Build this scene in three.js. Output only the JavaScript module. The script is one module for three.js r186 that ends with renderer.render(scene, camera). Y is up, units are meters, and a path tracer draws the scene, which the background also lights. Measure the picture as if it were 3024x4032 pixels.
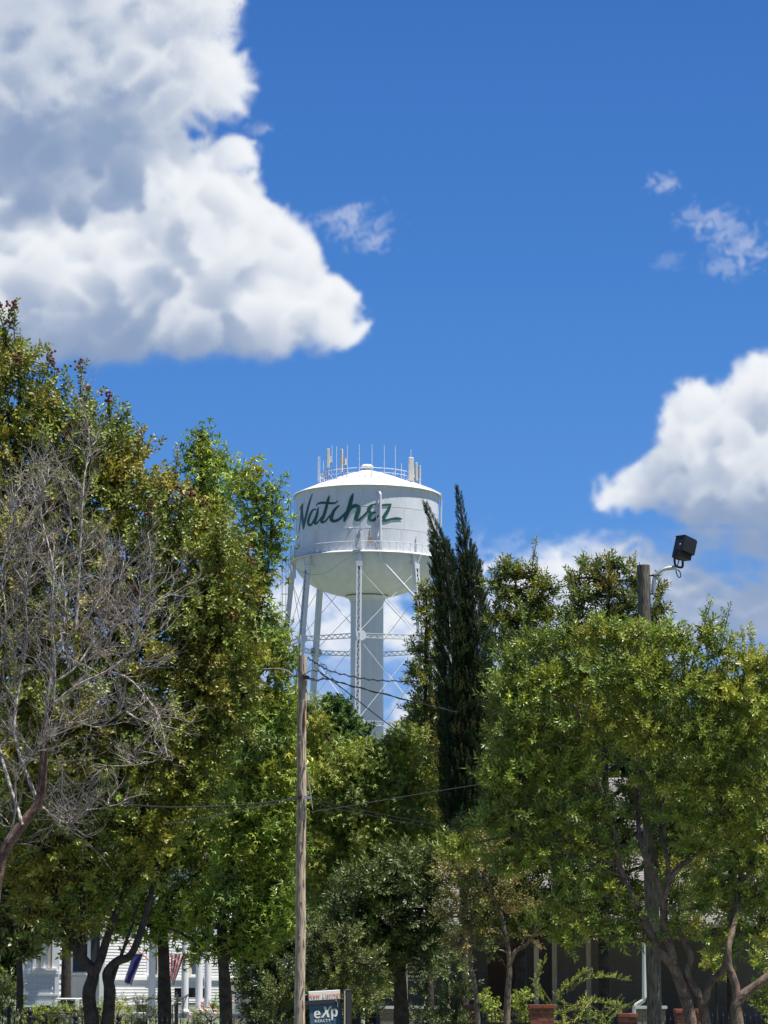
import * as THREE from 'three';
import { mergeGeometries } from 'three/addons/utils/BufferGeometryUtils.js';
import { RoundedBoxGeometry } from 'three/addons/geometries/RoundedBoxGeometry.js';
import { createNoise2D, createNoise3D } from 'simplex-noise';

// ---------------------------------------------------------------- camera, sun, exposure
const scene = new THREE.Scene();
const FOCAL = 11433, PITCH = Math.atan(1884 / FOCAL);          // long lens, tilted up 9.4 degrees
const EYE = new THREE.Vector3(0, 1.6, 0);
const camera = new THREE.PerspectiveCamera(2 * Math.atan(2016 / FOCAL) * 180 / Math.PI, 0.75, 0.5, 4000);
camera.position.copy(EYE);
camera.rotation.x = PITCH;
const EXPOSURE = 1.65;
const renderer = new THREE.WebGLRenderer({ antialias: true });
renderer.toneMapping = THREE.LinearToneMapping;
renderer.toneMappingExposure = EXPOSURE;
renderer.shadowMap.enabled = true;
const SUN = new THREE.Vector3(Math.cos(1.27) * 0.906, Math.sin(1.27), Math.cos(1.27) * 0.423).normalize();
const sun = new THREE.DirectionalLight(new THREE.Color(1, 0.955, 0.88), 5);
sun.name = 'sun';
sun.target.position.set(0, 0, -60);
sun.position.copy(sun.target.position).addScaledVector(SUN, 120);
sun.castShadow = true;
sun.shadow.mapSize.set(4096, 4096);
Object.assign(sun.shadow.camera, { left: -60, right: 60, top: 260, bottom: -60, near: 1, far: 500 });
sun.shadow.bias = -0.0005;
scene.add(sun, sun.target);

// ---------------------------------------------------------------- small maths
function rng(seed) {
  let s = seed | 0;
  return () => { s = (s + 0x6d2b79f5) | 0; let t = Math.imul(s ^ (s >>> 15), 1 | s); t = (t + Math.imul(t ^ (t >>> 7), 61 | t)) ^ t; return ((t ^ (t >>> 14)) >>> 0) / 4294967296; };
}
const V = (x, y, z) => new THREE.Vector3(x, y, z);
const clamp = (x, a, b) => Math.min(b, Math.max(a, x));
const smooth = (x, a, b) => { const t = clamp((x - a) / (b - a), 0, 1); return t * t * (3 - 2 * t); };
const lerp = (a, b, t) => a + (b - a) * t;
const CP = Math.cos(PITCH), SP = Math.sin(PITCH);
// the place d metres away that a spot of the photograph shows; used to survey where things stand
function at(px, py, d) {
  const i = (px - 1512) / FOCAL, k = (2016 - py) / FOCAL, wy = k * CP + SP, wz = CP - k * SP;
  return V(i / wz * d, EYE.y + wy / wz * d, -d);
}
const n3 = createNoise3D(rng(11)), n2 = createNoise2D(rng(12));

// ---------------------------------------------------------------- the sky: air and clouds
function makeSky() {
  const W = 4096, H = 4096, data = new Float32Array(W * H * 4), TILT = -50 * Math.PI / 180, ct = Math.cos(TILT), st = Math.sin(TILT);
  const K = 1 / EXPOSURE;
  // clouds of the view as a field of density; one unit is half a degree, x to the right, y downwards, z towards the viewer
  const X0 = -10, Y0 = -10, Z0 = -4.2, C = 0.13, NX = Math.round(52 / C), NY = Math.round(42 / C), NZ = Math.round(7.6 / C);
  const S = [ // x, y, z, r, softness
    [0, -1.5, 0, 4.2], [4, -1.2, 0, 3.2], [7, -1, 0, 2.4], [7.6, 0.3, 0, 1.5], [7.9, 2.7, 0, 1.5], [8.6, 3.4, .3, 1.25], [5.5, 2, 0, 2.6], [2, 2.4, 0, 3], [-2, 3, 0, 3.4], [5.6, 4, 0, 1.7], [3, 4.4, -.4, 1.7], [4.8, 5.9, -.6, 1.5], [1.2, 5.6, -.5, 1.6], [6.2, 5.2, -.5, 1.3], [-1, 5.6, -.4, 1.6],
    [9.25, 6.15, .2, .78], [8.1, 7.5, .4, 1.35], [6.6, 7.3, .5, 1.3], [7.2, 8.4, .8, 1.6], [3.2, 7.4, .2, 1.4], [1.3, 7.2, 0, 1.3], [-1, 8, 0, 2.2], [9.2, 8.4, .2, 1.4], [10.5, 9.8, 0, 1.4], [11.3, 9.5, .2, .75],
    [8.6, 10.3, .6, 2], [11.6, 11.2, 0, 1.35], [12.6, 11.9, .1, 1.1], [12.9, 12.7, 0, 1.15], [13.55, 12.85, .3, .75], [10.4, 12.2, .5, 2], [7.4, 12.3, .7, 2], [4.8, 10.6, .3, 2.4], [2, 10.8, .2, 2.6], [4.5, 12.9, 0, 1.8], [1.5, 13, -.3, 1.9], [-2, 11.5, 0, 3.4],
    [-4, 0, 0, 3.2], [-5, 4, 0, 2.4], [-5, 8.4, 0, 2.3], [-5.6, 11.6, 0, 2.2], [-7, 10.2, 0, 1.5], [-3, -3.6, 0, 2.8], [2, -4.6, 0, 2.6], [5.6, -4, 0, 1.9], [-6, -1.4, 0, 1.9], [0, -6.6, 0, 1.5], [-7.2, 2, 0, 1.3],
    [34.6, 19.2, 0, 1.9], [36.4, 18.4, 0, 1.7], [35.2, 16.4, 0, 1.6], [34.6, 24, .1, 1.5], [37, 23.4, .1, 1.4], [34, 26, 0, 1], [37.8, 19.6, 0, 1.1],
    [29.9, 15.1, .2, 1.0], [30.8, 15.9, .2, 1.9], [27.3, 16.2, .1, 1.05], [28.6, 16.9, .7, 1.25], [27.2, 17.7, .2, 1.25], [28.6, 18.6, .8, 1.5], [30.4, 18.6, .4, 1.9], [26.4, 18.9, .1, .85], [25.1, 19.1, 0, .75], [24.1, 19.35, 0, .62], [33, 17.5, 0, 2.6], [27.5, 19.5, .4, 1.1],
    [29.8, 21.1, -.4, 1.15], [27.8, 20.9, -.5, .8], [32, 21.2, -.3, 1.6],
    [20.2, 23.2, -.3, .8], [21.4, 22.9, 0, 1.05], [22.7, 22.6, .2, 1.05], [24.3, 22.3, .3, 1.0], [25.6, 22.9, .5, 1.25], [27.2, 23.4, .3, 1.15], [29, 24.1, .2, 1.25], [31, 24, .2, 1.5], [23.2, 24.4, .5, 1.4], [26.2, 24.8, .6, 1.3], [20.5, 24.7, 0, 1], [28.6, 25.6, .2, .9], [30.8, 25.9, 0, .7],
    [18.9, 22.6, -.3, .42], [18.2, 24.2, -.4, .8],
    [11.6, 23.6, 0, .95], [12.8, 24.8, .1, .9], [14, 25.2, .1, .8], [15.4, 24.5, 0, .95], [16.8, 25.6, -.2, .9], [10.4, 25, 0, 1.1], [13.4, 23.2, -.2, .6], [16.4, 28.3, 0, .85], [17.6, 28, 0, .8], [12.4, 28.9, 0, .8], [8, 27, 0, 1.2], [14.6, 29.3, 0, .7], [20, 28, 0, 1.3],
  ];
  const dens = new Float32Array(NX * NY * NZ), lit = new Float32Array(NX * NY * NZ);
  const near = [];
  const billow = (x, y, z) => {
    let s = 0, a = 0.62, f = 0.42;
    for (let o = 0; o < 5; o++) { s += a * (1 - 2.2 * Math.abs(n3(x * f + o * 7.1, y * f, z * f))); a *= o > 1 ? 0.34 : 0.36; f *= 2.1; }
    return s;
  };
  for (let j = 0; j < NY; j++) {
    const y = Y0 + j * C;
    for (let i = 0; i < NX; i++) {
      const x = X0 + i * C;
      near.length = 0;
      for (const s of S) { const dx = s[0] - x, dy = s[1] - y, R = s[3] + 1.1; if (dx * dx + dy * dy < R * R) near.push(s); }
      if (!near.length) continue;
      const base = y < 17 && x < 19 ? smooth(y, 14.75 + 0.25 * n2(x * .5, 3), 13.6) : y < 20.4 && x > 22 ? 1 : 1;
      for (let k = 0; k < NZ; k++) {
        const z = Z0 + k * C;
        let m = 0, best = 9;
        for (const s of near) { const q = Math.hypot(s[0] - x, (s[1] - y), (s[2] - z) * .8) - s[3]; m += Math.exp(-q * 3.2); best = Math.min(best, q); }
        if (best > 1.1) continue;
        const sd = -Math.log(m) / 3.2, e = -sd + (sd > -1.4 ? (y > 20.9 ? 1.15 : y < 5.2 ? 0.95 : 0.72) * billow(x, y * (y > 20.9 ? 1.7 : 1.1), z) - 0.2 : 0.2);
        if (e <= 0) continue;
        const soft = (y < 5.2 ? 1.5 : y > 20.6 ? 1.7 : y > 12.6 && y < 17 && x < 19 ? lerp(.5, 1.5, smooth(y, 12.6, 14.2)) : 0.42);
        dens[(j * NX + i) * NZ + k] = Math.min(1, e / soft) * base * (y > 21 ? 0.6 : 1);
      }
    }
  }
  const D = (x, y, z) => {
    const u = (x - X0) / C, v = (y - Y0) / C, w = (z - Z0) / C, i = Math.floor(u), j = Math.floor(v), k = Math.floor(w);
    if (i < 0 || j < 0 || k < 0 || i >= NX - 1 || j >= NY - 1 || k >= NZ - 1) return 0;
    return dens[(j * NX + i) * NZ + k];
  };
  const L = [0.42, -0.88, 0.14];
  for (let j = 0; j < NY; j++) for (let i = 0; i < NX; i++) for (let k = 0; k < NZ; k++) {
    const n = (j * NX + i) * NZ + k;
    if (dens[n] <= 0) continue;
    let tau = 0, step = 0.26, t = 0.38;
    const x = X0 + i * C, y = Y0 + j * C, z = Z0 + k * C;
    for (let q = 0; q < 12; q++) { tau += D(x + L[0] * t, y + L[1] * t, z + L[2] * t) * step; t += step; step *= 1.22; }
    lit[n] = 0.40 * Math.exp(-tau * 1.0) + 0.60 * Math.exp(-tau * 0.46);
  }
  // light spreads inside a cloud: shade is soft over about half a unit
  const soften = (src, R) => {
    let a = src; const n = [NY, NX, NZ], st = [NX * NZ, NZ, 1];
    for (let ax = 0; ax < 3; ax++) {
      const out = new Float32Array(src.length), [p, q] = [0, 1, 2].filter((k) => k !== ax), s = st[ax], N = n[ax];
      for (let i = 0; i < n[p]; i++) for (let j = 0; j < n[q]; j++) {
        const o = i * st[p] + j * st[q]; let sum = 0;
        for (let k = 0; k < N + R; k++) { if (k < N) sum += a[o + k * s]; if (k - 2 * R - 1 >= 0) sum -= a[o + (k - 2 * R - 1) * s]; if (k - R >= 0) out[o + (k - R) * s] = sum; }
      }
      a = out;
    }
    return a;
  };
  { const wl = lit.map((l, n) => l * dens[n]), A = soften(wl, 4), Q = soften(dens, 4); for (let n = 0; n < lit.length; n++) if (dens[n] > 0) lit[n] = 0.25 * lit[n] + 0.75 * A[n] / Math.max(Q[n], 1e-4); }
  const wisps = [[13.9, 8.7, 1.5, .9, .42], [14.6, 9.5, 1.1, .6, .36], [13.2, 8.6, .8, .5, .3], [28.0, 8.7, 1.5, .8, .36], [29.2, 9.7, 1.6, 1.1, .38], [28.6, 10.6, .9, .6, .25], [26.2, 7.15, .7, .5, .36], [10.3, 5.1, .7, .3, .26], [26.3, 10.2, .8, .5, .12], [19.6, 21.4, 1.6, .8, .16]];
  const air = (e, out) => { // clear sky by elevation in degrees
    const g = clamp(e, 0, 90), c = [[0, .36, .56, .86], [4, .19, .41, .80], [9, .105, .30, .72], [14, .066, .222, .615], [20, .047, .165, .52], [40, .030, .105, .40], [90, .022, .078, .33]];
    let q = 0; while (q < c.length - 2 && g > c[q + 1][0]) q++;
    const t = (g - c[q][0]) / (c[q + 1][0] - c[q][0]);
    for (let m = 0; m < 3; m++) out[m] = lerp(c[q][m + 1], c[q + 1][m + 1], t);
  };
  const fbm2 = (x, y) => { let s = 0, a = .5; for (let o = 0; o < 5; o++) { s += a * n2(x, y); x = x * 2.03 + 3.1; y = y * 2.03 - 1.7; a *= .5; } return s; };
  const col = [0, 0, 0];
  const far = (wx, wy, wz, out) => { // the rest of the sky: the same kind of broken cloud
    wy = Math.abs(wy);
    air(Math.asin(clamp(wy, 0, 1)) * 57.2958, out);
    const h = 1 / (Math.max(wy, 0) + 0.12), a = fbm2(wx * h * 1.1 + 5, wz * h * 1.1 - 2), m = smooth(a, 0.16, 0.5) * .8, s = 0.40 + 0.28 * smooth(a, .5, .1);
    out[0] = lerp(out[0], s * .86, m); out[1] = lerp(out[1], s, m); out[2] = lerp(out[2], s * 1.22, m);
  };
  const STEP = 8;
  const small = new Float32Array((W / STEP + 2) * (H / STEP + 2) * 3), SW = W / STEP + 1, SH = H / STEP + 1;
  const dir = (u, v) => { // texture direction to world direction
    const lat = (v - 0.5) * Math.PI, lon = (u - 0.5) * 2 * Math.PI, x = Math.cos(lat) * Math.cos(lon), y = Math.sin(lat), z = Math.cos(lat) * Math.sin(lon);
    return [x, y * ct - z * st, y * st + z * ct];
  };
  for (let r = 0; r < SH; r++) for (let q = 0; q < SW; q++) {
    const [x, y, z] = dir(q * STEP / W, r * STEP / H);
    far(x, y, z, col); small.set(col, (r * SW + q) * 3);
  }
  for (let r = 0; r < H; r++) {
    const fr = r / STEP, r0 = Math.floor(fr), tr = fr - r0;
    for (let q = 0; q < W; q++) {
      const fq = q / STEP, q0 = Math.floor(fq), tq = fq - q0, o = (r * W + q) * 4;
      for (let m = 0; m < 3; m++) {
        const a = small[(r0 * SW + q0) * 3 + m], b = small[(r0 * SW + q0 + 1) * 3 + m], c = small[((r0 + 1) * SW + q0) * 3 + m], d = small[((r0 + 1) * SW + q0 + 1) * 3 + m];
        data[o + m] = (a + (b - a) * tq + (c - a) * tr + (a - b - c + d) * tq * tr) * K;
      }
      data[o + 3] = 1;
    }
  }
  // the part of the sky round the view, in full detail
  for (let r = 0; r < H; r++) {
    if ((r + .5) / H < 0.70) continue;
    for (let q = 0; q < W; q++) {
      const [wx, wy, wz] = dir((q + .5) / W, (r + .5) / H);
      if (wz > -0.75 || wy < -0.06) continue;
      const cz = -(wz * CP - wy * SP), cy = wy * CP + wz * SP, X = (1512 + wx / cz * FOCAL) / 100, Y = (2016 - cy / cz * FOCAL) / 100;
      if (X < X0 - 1 || X > X0 + NX * C + 1 || Y < Y0 - 1 || Y > 42) continue;
      const inside = smooth(X, -10.4, -9) * smooth(X, 42, 40) * smooth(Y, -10.4, -9);
      if (inside <= 0) continue;
      air(Math.asin(clamp(wy, 0, 1)) * 57.2958, col);
      // wisps first, the heaps over them
      let w = 0;
      for (const [a, b, rx, ry, m] of wisps) {
        const q = fbm2(X * .8 + 3, Y * .8), g = 1 - Math.hypot((X - a) / rx, (Y - b) / ry) + 1.1 * fbm2(X * .9 + b + q * .8, Y * 1.2 - q * .6);
        w = Math.max(w, m * smooth(g, 0.05, 1.25));
      }
      const veil = 0.42 * smooth(Y, 20, 27) * smooth(fbm2(X * .12 + 9, Y * .2), -.3, .35);
      for (const [m, c0] of [[w, .86], [veil, .80]]) { col[0] = lerp(col[0], c0 * .93, m); col[1] = lerp(col[1], c0 * .97, m); col[2] = lerp(col[2], c0 * 1.06, m); }
      let T = 1, R = 0, G = 0, B = 0;
      const u = (X - X0) / C, v = (Y - Y0) / C, i = Math.floor(u), j = Math.floor(v);
      if (i >= 0 && j >= 0 && i < NX - 1 && j < NY - 1) {
        const fu = u - i, fv = v - j, a = (j * NX + i) * NZ, b = a + NZ, c = a + NX * NZ, d = c + NZ, w00 = (1 - fu) * (1 - fv), w10 = fu * (1 - fv), w01 = (1 - fu) * fv, w11 = fu * fv;
        const grain = 0.30 * n2(X * 7.3, Y * 7.3) + 0.2 * n2(X * 15, Y * 15);
        for (let k = NZ - 1; k >= 0 && T > 0.01; k--) {
          let e = dens[a + k] * w00 + dens[b + k] * w10 + dens[c + k] * w01 + dens[d + k] * w11;
          if (e < 0.004) continue;
          const l = (lit[a + k] * dens[a + k] * w00 + lit[b + k] * dens[b + k] * w10 + lit[c + k] * dens[c + k] * w01 + lit[d + k] * dens[d + k] * w11) / e;
          if (e < .8) e *= Math.max(0, 1 + grain * 1.4 * (1 - e));
          const al = 1 - Math.exp(-e * C * 5), s = T * al;
          R += s * (0.25 + 0.68 * l); G += s * (0.345 + 0.61 * l); B += s * (0.53 + 0.45 * l);
          T *= 1 - al;
        }
      }
      const o = (r * W + q) * 4;
      data[o] = lerp(data[o], (col[0] * T + R) * K, inside); data[o + 1] = lerp(data[o + 1], (col[1] * T + G) * K, inside); data[o + 2] = lerp(data[o + 2], (col[2] * T + B) * K, inside);
    }
  }
  const t = new THREE.DataTexture(data, W, H, THREE.RGBAFormat, THREE.FloatType);
  t.mapping = THREE.EquirectangularReflectionMapping; t.magFilter = THREE.LinearFilter; t.minFilter = THREE.LinearFilter; t.needsUpdate = true;
  scene.background = t; scene.environment = t;
  scene.backgroundRotation.set(TILT, 0, 0); scene.environmentRotation.set(TILT, 0, 0);
}
makeSky();
// ---------------------------------------------------------------- names, things and parts
const used = new Map(), basis = new Map();
function numbered(name) { const n = used.get(name) ?? 0; used.set(name, n + 1); return n ? `${name}_${String(n).padStart(3, '0')}` : name; }
function thing(name, label, category, base = V(0, 0, 0), group) {          // a group at the thing's base; parts are given in world places
  const o = new THREE.Group(); o.name = numbered(name); o.position.copy(base); scene.add(o); basis.set(o, base.clone());
  o.userData = { label, category }; if (group) o.userData.group = group;
  return o;
}
function part(parent, name, geometry, material, kind) {
  const b = basis.get(parent), m = new THREE.Mesh(geometry, material);
  if (b.lengthSq() > 0) geometry.translate(-b.x, -b.y, -b.z);
  m.name = name; parent.add(m); basis.set(m, b);
  if (kind) m.userData.kind = kind;
  return m;
}
function place(parent, name, geometry, material, pos, turn, scale) {      // a piece that shares its geometry with its likes
  const b = basis.get(parent), m = new THREE.Mesh(geometry, material);
  m.name = name; m.position.copy(pos).sub(b); if (turn) m.quaternion.copy(turn); if (scale) m.scale.copy(scale);
  parent.add(m); return m;
}
function structure(name, geometry, material) { const m = new THREE.Mesh(geometry, material); m.name = numbered(name); m.userData = { kind: 'structure' }; scene.add(m); basis.set(m, V(0, 0, 0)); return m; }

// ---------------------------------------------------------------- geometry
class Mesher {                                                            // tubes and boxes gathered into one geometry
  constructor() { this.p = []; this.n = []; this.u = []; this.c = []; this.i = []; this.col = [1, 1, 1]; }
  vert(x, y, z, nx, ny, nz, u = 0, v = 0) { this.p.push(x, y, z); this.n.push(nx, ny, nz); this.u.push(u, v); this.c.push(...this.col); return this.p.length / 3 - 1; }
  tube(pts, radii, sides = 6, cap = true, curve = 0) {
    if (curve) { const c = new THREE.CatmullRomCurve3(pts, false, 'centripetal'), r0 = radii, m = pts.length - 1, N = curve; pts = c.getPoints(N); radii = (t) => typeof r0 === 'number' ? r0 : Array.isArray(r0) ? lerp(r0[Math.floor(Math.min(t * m, m - 1e-6))], r0[Math.floor(Math.min(t * m, m - 1e-6)) + 1], t * m - Math.floor(Math.min(t * m, m - 1e-6))) : r0(t); }
    const N = pts.length, rad = (k) => typeof radii === 'number' ? radii : Array.isArray(radii) ? radii[Math.min(k, radii.length - 1)] : radii(k / (N - 1));
    const d = V(0, 0, 0), side = V(0, 0, 0), up = V(0, 0, 0), rings = []; let len = 0;
    for (let k = 0; k < N; k++) {
      d.subVectors(pts[Math.min(k + 1, N - 1)], pts[Math.max(k - 1, 0)]).normalize();
      if (k === 0) side.set(0.3, 0.2, 1).cross(d).lengthSq() < 1e-4 ? side.set(1, 0, 0).cross(d) : 0;
      side.addScaledVector(d, -side.dot(d)).normalize(); up.crossVectors(d, side);
      if (k) len += pts[k].distanceTo(pts[k - 1]);
      const r = rad(k), ring = [];
      for (let s = 0; s <= sides; s++) {
        const a = s / sides * Math.PI * 2, cx = Math.cos(a), sx = Math.sin(a), nx = side.x * cx + up.x * sx, ny = side.y * cx + up.y * sx, nz = side.z * cx + up.z * sx;
        ring.push(this.vert(pts[k].x + nx * r, pts[k].y + ny * r, pts[k].z + nz * r, nx, ny, nz, s / sides * Math.max(1, Math.round(r * 12)) * .5, len));
      }
      rings.push(ring);
    }
    for (let k = 0; k < N - 1; k++) for (let s = 0; s < sides; s++) this.i.push(rings[k][s], rings[k][s + 1], rings[k + 1][s], rings[k][s + 1], rings[k + 1][s + 1], rings[k + 1][s]);
    if (cap) for (const [k, sg] of [[0, -1], [N - 1, 1]]) {
      d.subVectors(pts[Math.min(k + 1, N - 1)], pts[Math.max(k - 1, 0)]).normalize().multiplyScalar(sg);
      const ids = rings[k].map((q) => this.vert(this.p[q * 3], this.p[q * 3 + 1], this.p[q * 3 + 2], d.x, d.y, d.z, 0.5, len));
      for (let s = 1; s < sides - 1; s++) sg > 0 ? this.i.push(ids[0], ids[s], ids[s + 1]) : this.i.push(ids[0], ids[s + 1], ids[s]);
    }
    return this;
  }
  box(center, half, q) {                                                   // half extents, quaternion
    const ax = [V(1, 0, 0), V(0, 1, 0), V(0, 0, 1)]; if (q) ax.forEach((a) => a.applyQuaternion(q));
    const h = [half.x, half.y, half.z];
    for (let a = 0; a < 3; a++) for (const s of [-1, 1]) {
      const b = (a + 1) % 3, c = (a + 2) % 3, n = ax[a], id = [];
      for (const [x, y] of [[-1, -1], [1, -1], [1, 1], [-1, 1]]) {
        const p = center.clone().addScaledVector(n, s * h[a]).addScaledVector(ax[b], x * h[b]).addScaledVector(ax[c], y * h[c]);
        id.push(this.vert(p.x, p.y, p.z, n.x * s, n.y * s, n.z * s, x * h[b], y * h[c]));
      }
      s > 0 ? this.i.push(id[0], id[1], id[2], id[0], id[2], id[3]) : this.i.push(id[0], id[2], id[1], id[0], id[3], id[2]);
    }
    return this;
  }
  bar(a, b, w, t, ref = V(0, 1, 0)) {                                      // flat bar from a to b, width w across ref, thickness t
    const d = b.clone().sub(a), L = d.length(); d.normalize();
    const x = ref.clone().addScaledVector(d, -ref.dot(d)).normalize(), q = new THREE.Quaternion().setFromRotationMatrix(new THREE.Matrix4().makeBasis(x, d, x.clone().cross(d)));
    return this.box(a.clone().add(b).multiplyScalar(.5), V(w / 2, L / 2, t / 2), q);
  }
  get empty() { return !this.i.length; }
  build(colored) {
    const g = new THREE.BufferGeometry();
    g.setAttribute('position', new THREE.Float32BufferAttribute(this.p, 3)); g.setAttribute('normal', new THREE.Float32BufferAttribute(this.n, 3)); g.setAttribute('uv', new THREE.Float32BufferAttribute(this.u, 2));
    if (colored) g.setAttribute('color', new THREE.Float32BufferAttribute(this.c, 3));
    g.setIndex(this.i); return g;
  }
}
const tubeGeo = (pts, r, sides = 8, curve = 0) => new Mesher().tube(pts, r, sides, true, curve).build();
const boxGeo = (c, h, q) => new Mesher().box(c, h, q).build();
const barGeo = (a, b, w, t, ref) => new Mesher().bar(a, b, w, t, ref).build();
const yaw = (a) => new THREE.Quaternion().setFromAxisAngle(V(0, 1, 0), a);

// ---------------------------------------------------------------- textures: grain, stains, wear
function dataTex(w, h, fn, srgb = true, rep = [1, 1]) {
  const d = new Uint8Array(w * h * 4);
  for (let y = 0; y < h; y++) for (let x = 0; x < w; x++) { const c = fn(x / w, y / h, x, y), o = (y * w + x) * 4; d[o] = clamp(c[0], 0, 1) * 255; d[o + 1] = clamp(c[1], 0, 1) * 255; d[o + 2] = clamp(c[2], 0, 1) * 255; d[o + 3] = 255; }
  const t = new THREE.DataTexture(d, w, h); t.wrapS = t.wrapT = THREE.RepeatWrapping; t.magFilter = THREE.LinearFilter; t.minFilter = THREE.LinearMipmapLinearFilter; t.generateMipmaps = true;
  if (srgb) t.colorSpace = THREE.SRGBColorSpace; t.repeat.set(...rep); t.needsUpdate = true; return t;
}
// noise that wraps at the edges of its square
const ring = (u, v, fu, fv, s = 0) => { const a = u * 2 * Math.PI, r = fu / 6.283, b = v * 2 * Math.PI, q = fv / 6.283; return n3(Math.cos(a) * r + s, Math.sin(a) * r + Math.cos(b) * q, Math.sin(b) * q - s); };
const grain = (base, amp, list) => (u, v) => { let s = 0; for (const [fu, fv, a, k] of list) s += a * ring(u, v, fu, fv, k ?? fu); return base.map((b, i) => b * (1 + amp[i] * s)); };
const mat = (o) => new THREE.MeshStandardMaterial({ roughness: .8, ...o });
const lin = (r, g, b) => new THREE.Color().setRGB(r, g, b);
const pale = dataTex(256, 256, grain([.92, .92, .92], [.035, .035, .04], [[4, 3, .6], [14, 9, .4], [40, 30, .5]]));
const barkMap = dataTex(256, 512, (u, v) => { const a = ring(u, v, 26, 16, 3), b = ring(u, v, 60, 50, 8), c = ring(u, v, 5, 4, 1), k = .64 + .13 * a + .10 * b + .14 * c; return [k, k * .97, k * .93]; });
const barkBump = dataTex(256, 512, (u, v) => { const k = .5 + .35 * ring(u, v, 22, 9, 3) + .15 * ring(u, v, 60, 40, 8); return [k, k, k]; }, false);
const poleMap = dataTex(256, 1024, (u, v) => { const a = ring(u, v, 70, 3, 3), b = ring(u, v, 26, 2, 8), c = ring(u, v, 4, 3, 1), crack = smooth(ring(u, v, 34, 3.5, 21), .52, .7), k = .72 + .08 * a + .09 * b + .09 * c - .26 * crack, red = smooth(ring(u, v, 5, 6, 31), .45, .8) * .09; return [k + red * .5, k * .955 - red * .05, k * .90 - red * .15]; });
const poleBump = dataTex(256, 1024, (u, v) => { const k = .6 + .18 * ring(u, v, 70, 3, 3) + .15 * ring(u, v, 26, 2, 8) - .5 * smooth(ring(u, v, 34, 3.5, 21), .52, .7); return [k, k, k]; }, false);
const rough = dataTex(256, 256, grain([.8, .8, .8], [.3, .3, .3], [[8, 8, .6], [30, 30, .6], [80, 80, .5]]));
const M = {
  tower: mat({ color: lin(.78, .81, .85), roughness: .42, map: pale }),
  towerRoof: mat({ color: lin(.84, .84, .84), roughness: .5, map: pale }),
  green: mat({ color: lin(.012, .092, .076), roughness: .45 }),
  seam: mat({ color: lin(.55, .57, .62), roughness: .6 }),
  cream: mat({ color: lin(.56, .55, .50), roughness: .5 }),
  steel: mat({ color: lin(.40, .41, .42), roughness: .45, metalness: .6 }),
  black: mat({ color: lin(.012, .012, .014), roughness: .5 }),
  cable: mat({ color: lin(.02, .02, .022), roughness: .55 }),
  alu: mat({ color: lin(.52, .53, .54), roughness: .4, metalness: .7 }),
  rust: mat({ color: lin(.33, .20, .16), roughness: .9 }),
};
const bark = (r, g, b) => mat({ color: lin(r, g, b), map: barkMap, bumpMap: barkBump, bumpScale: .01, roughness: .95 });
// ---------------------------------------------------------------- the ground
{
  const flat = (w, d, x, z, y, rep) => { const g = new THREE.PlaneGeometry(w, d, 1, 1); g.rotateX(-Math.PI / 2); g.translate(x, y, z); const uv = g.attributes.uv; for (let i = 0; i < 4; i++) uv.setXY(i, uv.getX(i) * w / rep, uv.getY(i) * d / rep); return g; };
  const turf = dataTex(512, 512, (u, v) => { const a = ring(u, v, 5, 5, 2), b = ring(u, v, 24, 24, 5), c = ring(u, v, 90, 90, 9), k = 1 + .2 * a + .25 * b + .3 * c; return [.38 * k, .41 * k, .32 * k]; });
  structure('ground', flat(3000, 3000, 0, -700, 0, 9), mat({ map: turf, roughness: 1 }));
  const tar = dataTex(512, 512, (u, v) => { const k = .30 + .05 * ring(u, v, 4, 4, 2) + .06 * ring(u, v, 40, 40, 6) + .05 * ring(u, v, 120, 120, 7); return [k, k, k * 1.02]; });
  structure('street', flat(400, 12, 0, -30, .004, 6), mat({ map: tar, roughness: .95 }));
  structure('parking_lot', flat(60, 22, 0, -4, .004, 6), mat({ map: tar, roughness: .95 }));
  const cement = dataTex(256, 256, grain([.66, .65, .62], [.1, .1, .1], [[5, 5, .6], [30, 30, .5], [70, 70, .6]]));
  structure('sidewalk', boxGeo(V(0, .03, -39), V(200, .09, 1.0)), mat({ map: cement, roughness: .95 }));
  structure('kerb', boxGeo(V(0, .03, -36.12), V(200, .1, .08)), mat({ map: cement, roughness: .95 }));
}
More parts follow.
